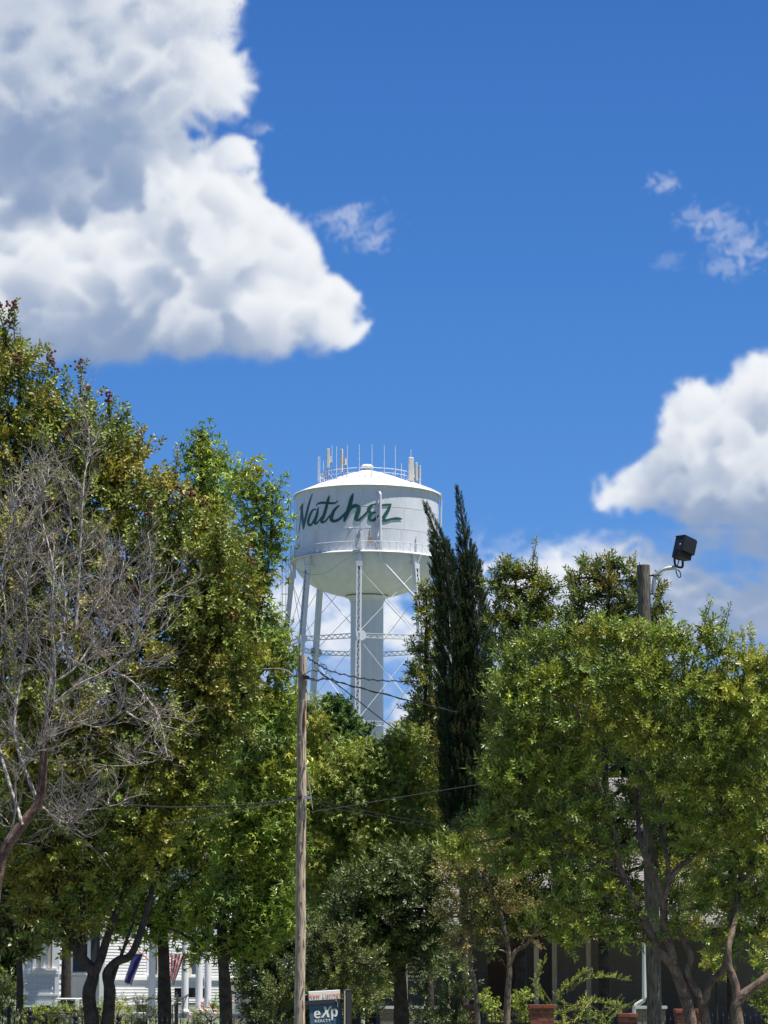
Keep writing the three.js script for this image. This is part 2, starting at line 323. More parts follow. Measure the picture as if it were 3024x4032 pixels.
// ---------------------------------------------------------------- the water tower
const TW = V(-1.77, 0, -300), TR = 7.5, RIM = 52.65, DECK = 45.8;
const TP = (r, deg, y) => V(TW.x + Math.sin(deg * Math.PI / 180) * r, y, TW.z + Math.cos(deg * Math.PI / 180) * r);   // 0 degrees faces the street
const tower = thing('water_tower', 'white steel water tower on lattice legs with green script lettering', 'water tower', TW);
{
  const prof = (list, seg = 96) => { const g = new THREE.LatheGeometry(list.map(([r, y]) => new THREE.Vector2(r, y)), seg); g.translate(TW.x, 0, TW.z); const uv = g.attributes.uv; for (let i = 0; i < uv.count; i++) uv.setXY(i, uv.getX(i) * 12, uv.getY(i) * 2); return g; };
  // tank: shell plates in rings, bowl, roof
  const shell = part(tower, 'tank_shell', prof([[TR, DECK - .1], [TR, DECK + 2.35], [TR + .012, DECK + 2.36], [TR + .012, DECK + 2.40], [TR, DECK + 2.41], [TR, DECK + 4.6], [TR + .012, DECK + 4.61], [TR + .012, DECK + 4.65], [TR, DECK + 4.66], [TR, RIM]]), M.tower);
  const seams = (y0, y1, off) => { for (let a = off; a < 360; a += 36) { const p = TP(TR + .006, a, 0); part(shell, 'weld_seam', boxGeo(V(p.x, (y0 + y1) / 2, p.z), V(.02, (y1 - y0) / 2, .008), yaw(a * Math.PI / 180)), M.seam); } };
  seams(DECK, DECK + 2.35, 28); seams(DECK + 2.41, DECK + 4.6, -5); seams(DECK + 4.66, RIM, 12);
  const bowl = []; for (let k = 0; k <= 26; k++) { const a = k / 26 * Math.PI / 2; bowl.push([Math.max(1.6, TR * Math.sin(a)), DECK - .1 - 3.72 * Math.cos(a)]); }
  part(tower, 'tank_bowl', prof(bowl), M.tower);
  part(tower, 'riser', prof([[1.71, 0], [1.71, 41.4], [1.95, 41.9], [2.3, 42.02]], 64), M.tower);
  for (let y = 4; y < 41; y += 2.4) part(tower, 'riser_seam', prof([[1.709, y], [1.722, y + .01], [1.722, y + .04], [1.709, y + .05]], 48), M.tower);
  const roofPts = [[TR + .02, RIM - .02], [TR + .27, RIM - .1], [TR + .28, RIM - .05]]; for (let k = 0; k <= 14; k++) { const t = k / 14; roofPts.push([(TR + .26) * (1 - t) + .5 * t, RIM + .02 + 2.75 * (.4 * Math.sin(t * 1.35) / Math.sin(1.35) + .6 * t)]); }
  const roof = part(tower, 'roof', prof(roofPts), M.towerRoof);
  part(roof, 'vent_neck', prof([[.42, RIM + 2.6], [.42, RIM + 3.1], [.1, RIM + 3.1]], 32), M.cream);
  part(roof, 'vent_cap', prof([[.4, RIM + 3.1], [.68, RIM + 3.1], [.66, RIM + 3.24], [.46, RIM + 3.4], [0.01, RIM + 3.46]], 32), M.towerRoof);
  for (const [r, y] of [[4.6, 1.2]]) part(roof, 'roof_ring', prof([[r + .05, RIM + y + .06], [r + .05, RIM + y + .2], [r, RIM + y + .2]], 64), M.towerRoof);
  // handrail round the roof and its tall rods
  const rr = 4.95, ry = RIM + 1.27;
  const circle = (r, y, n = 72, a0 = 0, a1 = 360) => Array.from({ length: n + 1 }, (_, k) => TP(r, a0 + (a1 - a0) * k / n, y));
  const rail = part(tower, 'roof_rail', tubeGeo(circle(rr, ry + .95), .035, 5), M.towerRoof);
  part(rail, 'mid_rail', tubeGeo(circle(rr, ry + .5), .03, 5), M.towerRoof);
  for (let a = 6; a < 366; a += 15) {
    const tall = [-84, -66, -51, -39, -24, -9, 6, 21, 36, 51, 66].includes(a > 180 ? a - 360 : a) && a !== 51;
    part(rail, 'rail_post', tubeGeo([TP(rr, a, ry - .1), TP(rr, a, ry + 1)], .03, 5), M.towerRoof);
    if (a % 2 === 0) part(rail, 'rail_brace', tubeGeo([TP(rr, a, ry + .8), TP(rr - .7, a, ry + .05)], .03, 5), M.towerRoof);
    if (tall) part(tower, 'lightning_rod', tubeGeo([TP(rr + .06, a, ry), TP(rr + .06, a, ry + (a > 270 && a < 315 ? 3.0 : 3.4))], .035, 5), M.towerRoof);
  }
  for (const [a, h] of [[-74, 2.5], [-62, 2.1], [-88, 3.0], [-45, 3.5], [44, 1.6]]) part(tower, 'lightning_rod', tubeGeo([TP(rr + .2, a, ry - .3), TP(rr + .2, a, ry + h)], .04, 5), M.towerRoof);
  // phone antennas
  const antenna = (a, r, y0, y1, w, dep, turn, boxed) => {
    const p = TP(r, a, (y0 + y1) / 2), q = yaw((a + turn) * Math.PI / 180);
    const g = new RoundedBoxGeometry(w, y1 - y0, dep, 3, Math.min(w, dep) * .3); g.applyQuaternion(q); g.translate(p.x, p.y, p.z);
    const an = part(tower, 'antenna_panel', g, M.cream), back = V(-Math.sin((a + turn) * Math.PI / 180), 0, -Math.cos((a + turn) * Math.PI / 180));
    const m = p.clone().addScaledVector(back, dep * .5 + .14);
    part(an, 'antenna_mast', tubeGeo([V(m.x, RIM + .7, m.z), V(m.x, y1 - .1, m.z)], .05, 6), M.steel);
    for (const f of [.2, .8]) part(an, 'antenna_bracket', boxGeo(V((p.x + m.x) / 2, lerp(y0, y1, f), (p.z + m.z) / 2), V(.06, .05, .16), q), M.steel);
    if (boxed) { const b = m.clone().addScaledVector(V(Math.cos((a + turn) * Math.PI / 180), 0, -Math.sin((a + turn) * Math.PI / 180)), .28); part(an, 'radio_unit', boxGeo(V(b.x, lerp(y0, y1, .45), b.z), V(.13, .32, .1), q), M.cream); part(an, 'antenna_cable', tubeGeo([V(b.x, lerp(y0, y1, .3), b.z), V(b.x + .2, y0 - .3, b.z), V(b.x - .1, y0 - .8, b.z), V(m.x, RIM + .9, m.z)], .025, 5, 14), M.cable); }
  };
  antenna(-52, 5.1, RIM + 2.55, RIM + 4.55, .3, .16, 60, true);
  antenna(-36, 4.5, RIM + 2.0, RIM + 4.4, .32, .18, -6, true);
  antenna(60, 5.3, RIM + 1.25, RIM + 3.72, .55, .26, -42, true);
  antenna(67, 5.6, RIM + 1.35, RIM + 3.25, .2, .2, -30, false);
  antenna(72, 5.8, RIM + .5, RIM + 3.0, .14, .2, -30, false);
  antenna(-58, 5.2, RIM + 1.6, RIM + 2.3, .22, .16, 30, false);
  part(tower, 'cable_tray', tubeGeo([TP(5.0, 58, RIM + 1.25), TP(5.9, 64, RIM + .85), TP(7.0, 74, RIM + .45), TP(7.75, 82, RIM + .12), TP(7.8, 84, RIM - .6), TP(7.7, 84, DECK)], .09, 6), M.tower);
  // tall thin mast by the left edge
  part(tower, 'whip_mast', tubeGeo([TP(8.02, -90, DECK + .8), TP(8.02, -90, DECK + 9.6)], .028, 5), M.steel);
  // balcony
  const BR = 8.08, deck = part(tower, 'balcony', prof([[TR - .02, DECK], [BR, DECK], [BR, DECK - .2], [BR - .12, DECK - .2], [BR - .12, DECK - .04], [TR - .02, DECK - .04]]), M.tower);
  part(deck, 'top_rail', tubeGeo(circle(BR - .04, DECK + .92, 96), .035, 5), M.tower);
  for (let k = 0; k < 64; k++) {
    const a = k * 5.625, b = a + 5.625;
    part(deck, 'rail_post', tubeGeo([TP(BR - .04, a, DECK), TP(BR - .04, a, DECK + .92)], k % 2 ? .026 : .034, 5), M.tower);
    part(deck, 'rail_cross', new Mesher().tube([TP(BR - .04, a, DECK + .06), TP(BR - .04, b, DECK + .9)], .018, 4).tube([TP(BR - .03, a, DECK + .9), TP(BR - .03, b, DECK + .06)], .018, 4).build(), M.tower);
  }
  // legs: a plate and two channels each, with a zigzag of lacing bars on the outer face
  const lean = .098, LR = (y) => TR + .22 + lean * (DECK - y), W = .25, DP = .22;
  const legAt = (deg, y, out, tang) => { const a = deg * Math.PI / 180, r = LR(y) + out; return V(TW.x + Math.sin(a) * r + Math.cos(a) * tang, y, TW.z + Math.cos(a) * r - Math.sin(a) * tang); };
  const STR = [37, 28.05, 19, 10];
  for (let k = 0; k < 8; k++) {
    const deg = -5.4 + 45 * k, a = deg * Math.PI / 180, outv = V(Math.sin(a), 0, Math.cos(a)), tanv = V(Math.cos(a), 0, -Math.sin(a)), TOP = 44.3;
    const leg = new THREE.Group(); leg.name = 'leg'; tower.add(leg); basis.set(leg, basis.get(tower));
    part(leg, 'leg_plate', barGeo(legAt(deg, 0, -DP, 0), legAt(deg, TOP, -DP, 0), W * 2, .03, tanv), M.tower);
    for (const s of [-1, 1]) {
      part(leg, 'side_channel', barGeo(legAt(deg, 0, .01, s * (W - .02)), legAt(deg, TOP, .01, s * (W - .02)), DP * 2 - .04, .035, outv), M.tower);
      part(leg, 'flange', barGeo(legAt(deg, 0, DP, s * (W - .06)), legAt(deg, TOP, DP, s * (W - .06)), .13, .03, tanv), M.tower);
    }
    const front = Math.cos(a) > .3 && Math.abs(deg) < 60 || Math.abs(deg - 354.6) < 1 || Math.abs(deg - 309.6) < 1, rest = new Mesher(); let n = 0;
    for (let y = .6; y < TOP - .6; y += .42, n++) {
      if (STR.some((h) => Math.abs(h - y) < .5)) continue;
      const s = n % 2 ? 1 : -1, p = legAt(deg, y, DP + .022, -s * .17), q = legAt(deg, y + .42, DP + .022, s * .17);
      if (front && y > 21) part(leg, 'lacing_bar', barGeo(p, q, .085, .012, outv.clone().cross(q.clone().sub(p))), M.tower); else rest.bar(p, q, .085, .012, outv.clone().cross(q.clone().sub(p)));
    }
    part(leg, 'lacing', rest.build(), M.tower, 'stuff');
    for (const h of STR) part(leg, 'batten_plate', barGeo(legAt(deg, h - .45, DP + .03, 0), legAt(deg, h + .45, DP + .03, 0), W * 2 - .02, .02, tanv), M.tower);
    // head of the leg: cap, brackets that carry the balcony
    const cap = legAt(deg, TOP + .1, -.05, 0); part(leg, 'leg_cap', boxGeo(cap, V(W + .06, .25, DP + .1), yaw(a)), M.tower);
    part(leg, 'head_post', boxGeo(legAt(deg, TOP + .8, -.12, 0), V(W - .06, .5, DP - .06), yaw(a)), M.tower);
    for (const s of [-1, 1]) part(leg, 'bracket', barGeo(legAt(deg, TOP + .3, .1, s * .2), V(legAt(deg, TOP + 1.3, .4, s * .5).x, DECK - .22, legAt(deg, TOP + 1.3, .4, s * .5).z), .12, .04, outv), M.tower);
    if (k % 2 === 0 || k === 1) part(leg, 'post_rib', tubeGeo([TP(TR + .12, deg + 2.2, DECK), TP(TR + .12, deg + 2.2, DECK + 1.75)], .07, 6), M.tower);
  }
  // struts and rods from leg to leg
  STR.forEach((h, lvl) => {
    for (let k = 0; k < 8; k++) {
      const d0 = -5.4 + 45 * k, d1 = d0 + 45, p = legAt(d0, h, 0, W), q = legAt(d1, h, 0, -W), along = q.clone().sub(p), L = along.length(); along.normalize();
      const strut = new THREE.Group(); strut.name = 'strut'; tower.add(strut); basis.set(strut, basis.get(tower));
      const side = along.clone().cross(V(0, 1, 0)).normalize();
      for (const s of [-1, 1]) part(strut, 'chord', barGeo(p.clone().add(V(0, s * .22, 0)), q.clone().add(V(0, s * .22, 0)), .26, .07, side), M.tower);
      const n = Math.round(L / .34), z = new Mesher(), single = lvl < 2 && (k === 0 || k === 7);
      for (let m = 0; m < n; m++) {
        const a = p.clone().addScaledVector(along, L * m / n).add(V(0, m % 2 ? .19 : -.19, 0)).addScaledVector(side, .1), b = p.clone().addScaledVector(along, L * (m + 1) / n).add(V(0, m % 2 ? -.19 : .19, 0)).addScaledVector(side, .1);
        if (single) part(strut, 'lacing_bar', barGeo(a, b, .08, .012, along), M.tower); else z.bar(a, b, .08, .012, along);
      }
      if (!z.empty) part(strut, 'lacing', z.build(), M.tower, 'stuff');
      for (const e of [p, q]) part(strut, 'gusset', new Mesher().tube([e.clone().addScaledVector(side, .13), e.clone().addScaledVector(side, .15)], .55, 8).build(), M.tower);
      const up = lvl ? STR[lvl - 1] - .3 : 43.9, dn = h + .3;
      for (const [x, y] of [[0, 1], [1, 0]]) part(tower, 'brace_rod', tubeGeo([legAt(x ? d1 : d0, up, -.02 + .04 * x, 0), legAt(y ? d1 : d0, dn, -.02 + .04 * x, 0)], .032, 5), M.tower);
    }
  });
  for (let k = 0; k < 8; k++) for (const [x, y] of [[0, 45], [45, 0]]) part(tower, 'brace_rod', tubeGeo([legAt(-5.4 + 45 * k + x, 9.7, 0, 0), legAt(-5.4 + 45 * k + y, .4, 0, 0)], .032, 5), M.tower);
  for (let k = 0; k < 8; k++) part(tower, 'footing', boxGeo(legAt(-5.4 + 45 * k, .2, 0, 0), V(.7, .35, .7), yaw((-5.4 + 45 * k) * Math.PI / 180)), M.seam);
  // spider rods from leg to riser
  for (let k = 0; k < 8; k++) part(tower, 'spider_rod', tubeGeo([legAt(-5.4 + 45 * k, 28.05, -.2, 0), TP(1.7, -5.4 + 45 * k, 28.3)], .03, 5), M.tower);
  // pipe up the tank wall, and on along the bowl
  const pipe = 7.9;
  part(tower, 'wall_pipe', tubeGeo([TP(pipe + .05, 10.2, DECK + .02), TP(pipe, 10.2, DECK + 5.7), TP(pipe - .05, 10.0, DECK + 5.95), TP(TR, 9.8, DECK + 6.05)], .14, 8), M.tower);
  part(tower, 'drain_pipe', tubeGeo([TP(pipe + .05, 10.2, DECK - .05), TP(pipe, 10.2, DECK - .5), TP(7.75, 12, DECK - 1.1), TP(8.2, 40, DECK - 5.0), TP(8.45, 41.5, DECK - 6.4), TP(8.6, 42, DECK - 9)], .14, 8), M.tower);
  part(tower, 'small_pipe', tubeGeo([TP(TR + .18, 7.6, DECK), TP(TR + .18, 7.6, DECK + 5.15)], .05, 6), M.tower);
  for (const y of [1.5, 3.2, 4.9]) part(tower, 'pipe_clamp', boxGeo(TP(7.7, 10.2, DECK + y), V(.18, .04, .25), yaw(.18)), M.tower);
  // tide gauge pipe, junction box, cabinet over the front leg, hanging cable
  part(tower, 'wall_conduit', tubeGeo([TP(TR + .05, 2.6, DECK + 2.35), TP(TR + .05, 2.6, DECK + 1.4)], .035, 5), M.rust);
  part(tower, 'junction_box', boxGeo(TP(TR + .12, 2.6, DECK + 1.15), V(.2, .2, .1), yaw(.045)), M.rust);
  part(tower, 'wall_conduit', tubeGeo([TP(TR + .05, -14, DECK + 2.38), TP(TR + .05, 9, DECK + 2.38)], .04, 5), M.tower);
  part(tower, 'equipment_cabinet', new RoundedBoxGeometry(.42, 1.7, .35, 2, .04).applyQuaternion(yaw(-.09)).translate(TP(8.0, -5.2, 0).x, DECK + 1.0, TP(8.0, -5.2, 0).z), M.tower);
  part(tower, 'cabinet_antenna', tubeGeo([TP(8.25, -5.9, DECK + 1.2), TP(8.3, -5.0, DECK + 1.95), TP(8.3, -3.6, DECK + 2.1)], .09, 6, 10), M.steel);
  part(tower, 'cabinet_hose', tubeGeo([TP(8.2, -7, DECK + .1), TP(8.2, -7.6, DECK + 1.1), TP(8.25, -6.4, DECK + 1.55), TP(8.2, -5.4, DECK + 1.5)], .035, 5, 14), M.steel);
  part(tower, 'hanging_cable', tubeGeo([TP(8.05, -7, DECK - .25), TP(8.2, -14, DECK - .8), TP(8.2, -24, DECK - 1.75), TP(8.2, -34, DECK - 2.3), TP(8.2, -43, DECK - 2.2), TP(8.2, -52, DECK - 1.9), TP(8.1, -66, DECK - 1.2)], .035, 5, 40), M.steel);
  for (const [o, c] of [[0, .05], [.12, .04], [-.1, .04]]) part(tower, 'feeder_cable', tubeGeo([TP(8.15, 84, DECK + .2), TP(8.1 + o, 83, DECK - .8), TP(7.9 - o, 80, DECK - 2.6), TP(8.0 + o, 74, DECK - 4.2), TP(8.6, 79, DECK - 9)], c, 5, 30), M.cable);
  // ladder with safety cage on the left
  const ladder = (a, r, y0, y1, cage) => {
    const g = new THREE.Group(); g.name = 'ladder'; tower.add(g); basis.set(g, basis.get(tower));
    for (const s of [-1.2, 1.2]) part(g, 'ladder_rail', tubeGeo([TP(r, a + s, y0), TP(r, a + s, y1)], .03, 5), M.tower);
    for (let y = y0 + .2; y < y1; y += .32) part(g, 'rung', tubeGeo([TP(r, a - 1.2, y), TP(r, a + 1.2, y)], .016, 4), M.tower);
    for (let y = y0 + cage; y <= y1 + .01; y += 1.2) { const c = TP(r, a, y), o = c.clone().sub(V(TW.x, y, TW.z)).normalize(), t = V(o.z, 0, -o.x); part(g, 'cage_hoop', tubeGeo(Array.from({ length: 11 }, (_, k) => c.clone().addScaledVector(t, -.34 * Math.cos(k * .314)).addScaledVector(o, .72 * Math.sin(k * .314))), .022, 4), M.tower); }
    for (let k = 1; k < 10; k += 2) { const f = (y) => { const c = TP(r, a, y), o = c.clone().sub(V(TW.x, y, TW.z)).normalize(), t = V(o.z, 0, -o.x); return c.addScaledVector(t, -.34 * Math.cos(k * .314)).addScaledVector(o, .72 * Math.sin(k * .314)); }; part(g, 'cage_bar', tubeGeo([f(y0 + cage), f(y1)], .016, 4), M.tower); }
  };
  ladder(-88, 7.62, DECK + .1, RIM - .2, 2.0); ladder(-92, 8.25, DECK - 20, DECK + .4, 1);
  // the name, painted in strokes on the shell
  const hit = (px, py, off) => { const p = at(px, py, 1).sub(EYE), ox = EYE.x - TW.x, oz = EYE.z - TW.z, R = TR + off, a = p.x * p.x + p.z * p.z, b = ox * p.x + oz * p.z, c = ox * ox + oz * oz - R * R, t = (-b - Math.sqrt(Math.max(0, b * b - a * c))) / a; return V(EYE.x + p.x * t, EYE.y + p.y * t, EYE.z + p.z * t); };
  const word = {
    n: [[[58, 674, 8], [72, 600, 12], [84, 500, 14], [92, 400, 16], [98, 320, 16]], [[76, 328, 8], [95, 285, 18], [120, 244, 16]], [[119, 238, 14], [108, 330, 30], [115, 450, 36], [128, 560, 32], [130, 616, 18]], [[130, 612, 18], [155, 480, 34], [180, 370, 34], [210, 250, 28], [240, 150, 18], [261, 95, 10]]],
    a: [[[322, 330, 14], [285, 322, 22], [245, 370, 32], [212, 450, 36], [200, 520, 36], [215, 558, 34], [255, 540, 30], [300, 450, 20]], [[350, 292, 16], [330, 400, 38], [302, 490, 46], [308, 536, 34], [345, 512, 22], [402, 432, 20]]],
    t: [[[515, 122, 16], [497, 180, 38], [470, 290, 42], [430, 420, 44], [400, 480, 44], [405, 515, 36], [450, 500, 26], [520, 420, 22], [570, 370, 18]], [[316, 267, 8], [360, 232, 28], [440, 225, 36], [540, 232, 32], [600, 228, 26], [640, 198, 12]]],
    c: [[[667, 266, 14], [630, 290, 32], [580, 350, 44], [548, 430, 54], [548, 478, 54], [590, 498, 44], [660, 470, 38], [720, 415, 34], [790, 340, 32]]],
    h: [[[866, 94, 22], [845, 160, 54], [815, 270, 58], [780, 380, 58], [752, 450, 50], [735, 500, 26]], [[770, 420, 30], [830, 310, 46], [890, 272, 52], [945, 285, 58], [948, 340, 64], [922, 410, 62], [912, 462, 58], [942, 483, 46], [990, 450, 32], [1050, 390, 30], [1090, 350, 28]]],
    e: [[[1220, 242, 12], [1170, 252, 28], [1120, 285, 46], [1098, 335, 52], [1135, 374, 42], [1204, 366, 22]], [[1150, 378, 40], [1112, 430, 52], [1118, 472, 52], [1160, 488, 42], [1215, 450, 36], [1262, 408, 24]]],
    z: [[[1262, 272, 18], [1300, 262, 28], [1360, 255, 34], [1425, 254, 30]], [[1422, 250, 34], [1392, 325, 44], [1342, 405, 48], [1314, 458, 52], [1334, 488, 46], [1390, 480, 36], [1450, 465, 34], [1520, 458, 40], [1584, 465, 28]]],
  };
  let lift = .014;
  for (const strokes of Object.values(word)) {
    const all = [];
    for (const s of strokes) {
      const c = new THREE.CatmullRomCurve3(s.map(([x, y, w]) => V(x, y, w)), false, 'catmullrom', .5).getPoints(s.length * 7), L = [], R = [];
      c.forEach((p, k) => { const q = c[Math.min(k + 1, c.length - 1)], o = c[Math.max(k - 1, 0)], dx = q.x - o.x, dy = q.y - o.y, l = Math.hypot(dx, dy) || 1; L.push([p.x - dy / l * p.z / 2, p.y + dx / l * p.z / 2]); R.push([p.x + dy / l * p.z / 2, p.y - dx / l * p.z / 2]); });
      const capOf = (p, o) => { const dx = p.x - o.x, dy = p.y - o.y, l = Math.hypot(dx, dy) || 1, r = p.z / 2, out = []; for (let k = 1; k < 6; k++) { const a = -Math.PI / 2 + Math.PI * k / 6; out.push([p.x + dx / l * r * Math.cos(a) + dy / l * r * Math.sin(a) * -1, p.y + dy / l * r * Math.cos(a) + dx / l * r * Math.sin(a)]); } return out; };
      const pos = [], idx = [], push = ([x, y]) => { const h = hit(1160 + x / 3.77, 1920 + y / 3.77, lift); pos.push(h.x, h.y, h.z); return pos.length / 3 - 1; };
      const li = L.map(push), ri = R.map(push);
      for (let k = 0; k < li.length - 1; k++) idx.push(li[k], ri[k], li[k + 1], ri[k], ri[k + 1], li[k + 1]);
      for (const [p, o, a, b] of [[c[0], c[1], li[0], ri[0]], [c[c.length - 1], c[c.length - 2], li[li.length - 1], ri[ri.length - 1]]]) { const cs = capOf(p, o).map(push), m = push([p.x, p.y]), ringIds = [...cs]; for (let k = 0; k < ringIds.length - 1; k++) idx.push(m, ringIds[k], ringIds[k + 1]); }
      for (let k = 0; k < idx.length; k += 3) { const v = (q) => V(pos[q * 3], pos[q * 3 + 1], pos[q * 3 + 2]), A = v(idx[k]), nrm = v(idx[k + 1]).sub(A).cross(v(idx[k + 2]).sub(A)); if (nrm.x * (A.x - TW.x) + nrm.z * (A.z - TW.z) < 0) [idx[k + 1], idx[k + 2]] = [idx[k + 2], idx[k + 1]]; }
      const g = new THREE.BufferGeometry(); g.setAttribute('position', new THREE.Float32BufferAttribute(pos, 3)); g.setIndex(idx);
      const nn = new Float32Array(pos.length); for (let k = 0; k < pos.length; k += 3) { const v = V(pos[k] - TW.x, 0, pos[k + 2] - TW.z).normalize(); nn.set([v.x, 0, v.z], k); } g.setAttribute('normal', new THREE.BufferAttribute(nn, 3));
      all.push(g); lift += .003;
    }
    part(shell, 'letter', mergeGeometries(all), M.green);
  }
}
// ---------------------------------------------------------------- leaves and trees
const leafMat = (o = {}) => new THREE.MeshPhysicalMaterial({ color: 0xffffff, vertexColors: true, roughness: .95, transmission: .24, thickness: 0, clearcoat: .9, clearcoatRoughness: .44, specularIntensity: .3, side: THREE.DoubleSide, ...o });
const LM = { glossy: leafMat({ clearcoat: 1, clearcoatRoughness: .4 }), plain: leafMat(), matte: leafMat({ clearcoat: .12, clearcoatRoughness: .5, transmission: .18 }) };
function spray({ seed, n = 12, len = .28, leaf = .06, width = .03, spread = 1.1, droop = .25, star = false, tone = .22, twig = [.25, .2, .14], up = .5 }) {
  const R = rng(seed), p = [], nn = [], c = [], idx = [];
  const tri = (a, b, d, col) => { const e = b.clone().sub(a), f = d.clone().sub(a), m = e.cross(f).normalize(), o = p.length / 3; for (const v of [a, b, d]) { p.push(v.x, v.y, v.z); nn.push(m.x, m.y, m.z); c.push(...col); } idx.push(o, o + 1, o + 2); };
  for (let k = 0; k < n; k++) {
    const t = (k + .4 + R() * .3) / n, az = k * 2.4 + R() * .7, sp = spread * (1.15 - .55 * t) * (.8 + R() * .4), b = V(Math.sin(k * 1.9) * .012, t * len, Math.cos(k * 2.3) * .012);
    const out = V(Math.cos(az), 0, Math.sin(az)), d = V(0, Math.cos(sp), 0).addScaledVector(out, Math.sin(sp)).normalize(), g = 1 + (R() - .5) * 2 * tone, col = [g * (1 + (R() - .5) * tone), g, g * (1 + (R() - .6) * tone)];
    const nrm = V(0, 1, 0).multiplyScalar(up).addScaledVector(out, -.35).add(V(R() - .5, R() - .5, R() - .5).multiplyScalar(1.15)); nrm.addScaledVector(d, -nrm.dot(d)).normalize();
    const s = d.clone().cross(nrm).normalize(), L = leaf * (.7 + R() * .5), W = width * (.8 + R() * .4);
    if (star) {
      const m = b.clone().addScaledVector(d, L * .55), pts = [];
      for (let q = 0; q <= 10; q++) { const a = -2.5 + q * .5, r = L * (q % 2 ? .62 - Math.abs(a) * .06 : .2); pts.push(m.clone().addScaledVector(d, Math.cos(a) * r).addScaledVector(s, Math.sin(a) * r).addScaledVector(nrm, q % 2 ? -droop * r * .7 : .0)); }
      for (let q = 0; q < 10; q++) tri(m, pts[q], pts[q + 1], col);
      tri(b, b.clone().addScaledVector(s, .004), m, twig);
    } else {
      const f = W * .28, q = (u, v, h) => b.clone().addScaledVector(d, u * L).addScaledVector(s, v * W).addScaledVector(nrm, h);
      const A = q(0, 0, 0), B = q(.5, 0, -f), T = q(1, 0, -droop * L), l = q(.42, -.5, 0), r = q(.42, .5, 0);
      tri(A, B, l, col); tri(A, r, B, col); tri(l, B, T, col); tri(B, r, T, col);
    }
  }
  const e = len * .95, w = Math.max(.003, len * .012); for (let k = 0; k < 3; k++) { const a = k * 2.094, b = a + 2.094; tri(V(Math.cos(a) * w, 0, Math.sin(a) * w), V(Math.cos(b) * w, 0, Math.sin(b) * w), V(0, e, 0), twig); }
  const g = new THREE.BufferGeometry(); g.setAttribute('position', new THREE.Float32BufferAttribute(p, 3)); g.setAttribute('normal', new THREE.Float32BufferAttribute(nn, 3)); g.setAttribute('color', new THREE.Float32BufferAttribute(c, 3)); g.setIndex(idx);
  return g;
}
const G = {
  myrtle: [1, 2, 3].map((k) => spray({ seed: k, n: 16, len: .34, leaf: .085, width: .048, spread: 1.15, droop: .15, tone: .25 })),
  gum: [4, 5, 6].map((k) => spray({ seed: k, n: 7, len: .3, leaf: .17, width: .1, spread: 1.35, droop: .7, star: true, tone: .2, up: .4 })),
  maple: [7, 8].map((k) => spray({ seed: k, n: 9, len: .32, leaf: .15, width: .1, spread: 1.3, droop: .5, star: true, tone: .22 })),
  laurel: [9, 10, 11].map((k) => spray({ seed: k, n: 15, len: .3, leaf: .115, width: .042, spread: .95, droop: .12, tone: .22, up: .6 })),
  magnolia: [12, 13].map((k) => spray({ seed: k, n: 10, len: .2, leaf: .19, width: .085, spread: 1.2, droop: .1, tone: .2, up: .7 })),
  small: [14, 15].map((k) => spray({ seed: k, n: 20, len: .3, leaf: .05, width: .028, spread: 1.1, droop: .1, tone: .25 })),
  cypress: [16, 17].map((k) => spray({ seed: k, n: 26, len: .36, leaf: .09, width: .03, spread: .6, droop: 0, tone: .3, up: .1, twig: [.3, .25, .2] })),
  far: [18, 19].map((k) => spray({ seed: k, n: 16, len: .5, leaf: .2, width: .12, spread: 1.2, droop: .2, tone: .25 })),
  fern: [20].map((k) => spray({ seed: k, n: 34, len: .7, leaf: .045, width: .026, spread: 1.25, droop: .1, tone: .2 })),
};
const UPV = V(0, 1, 0);
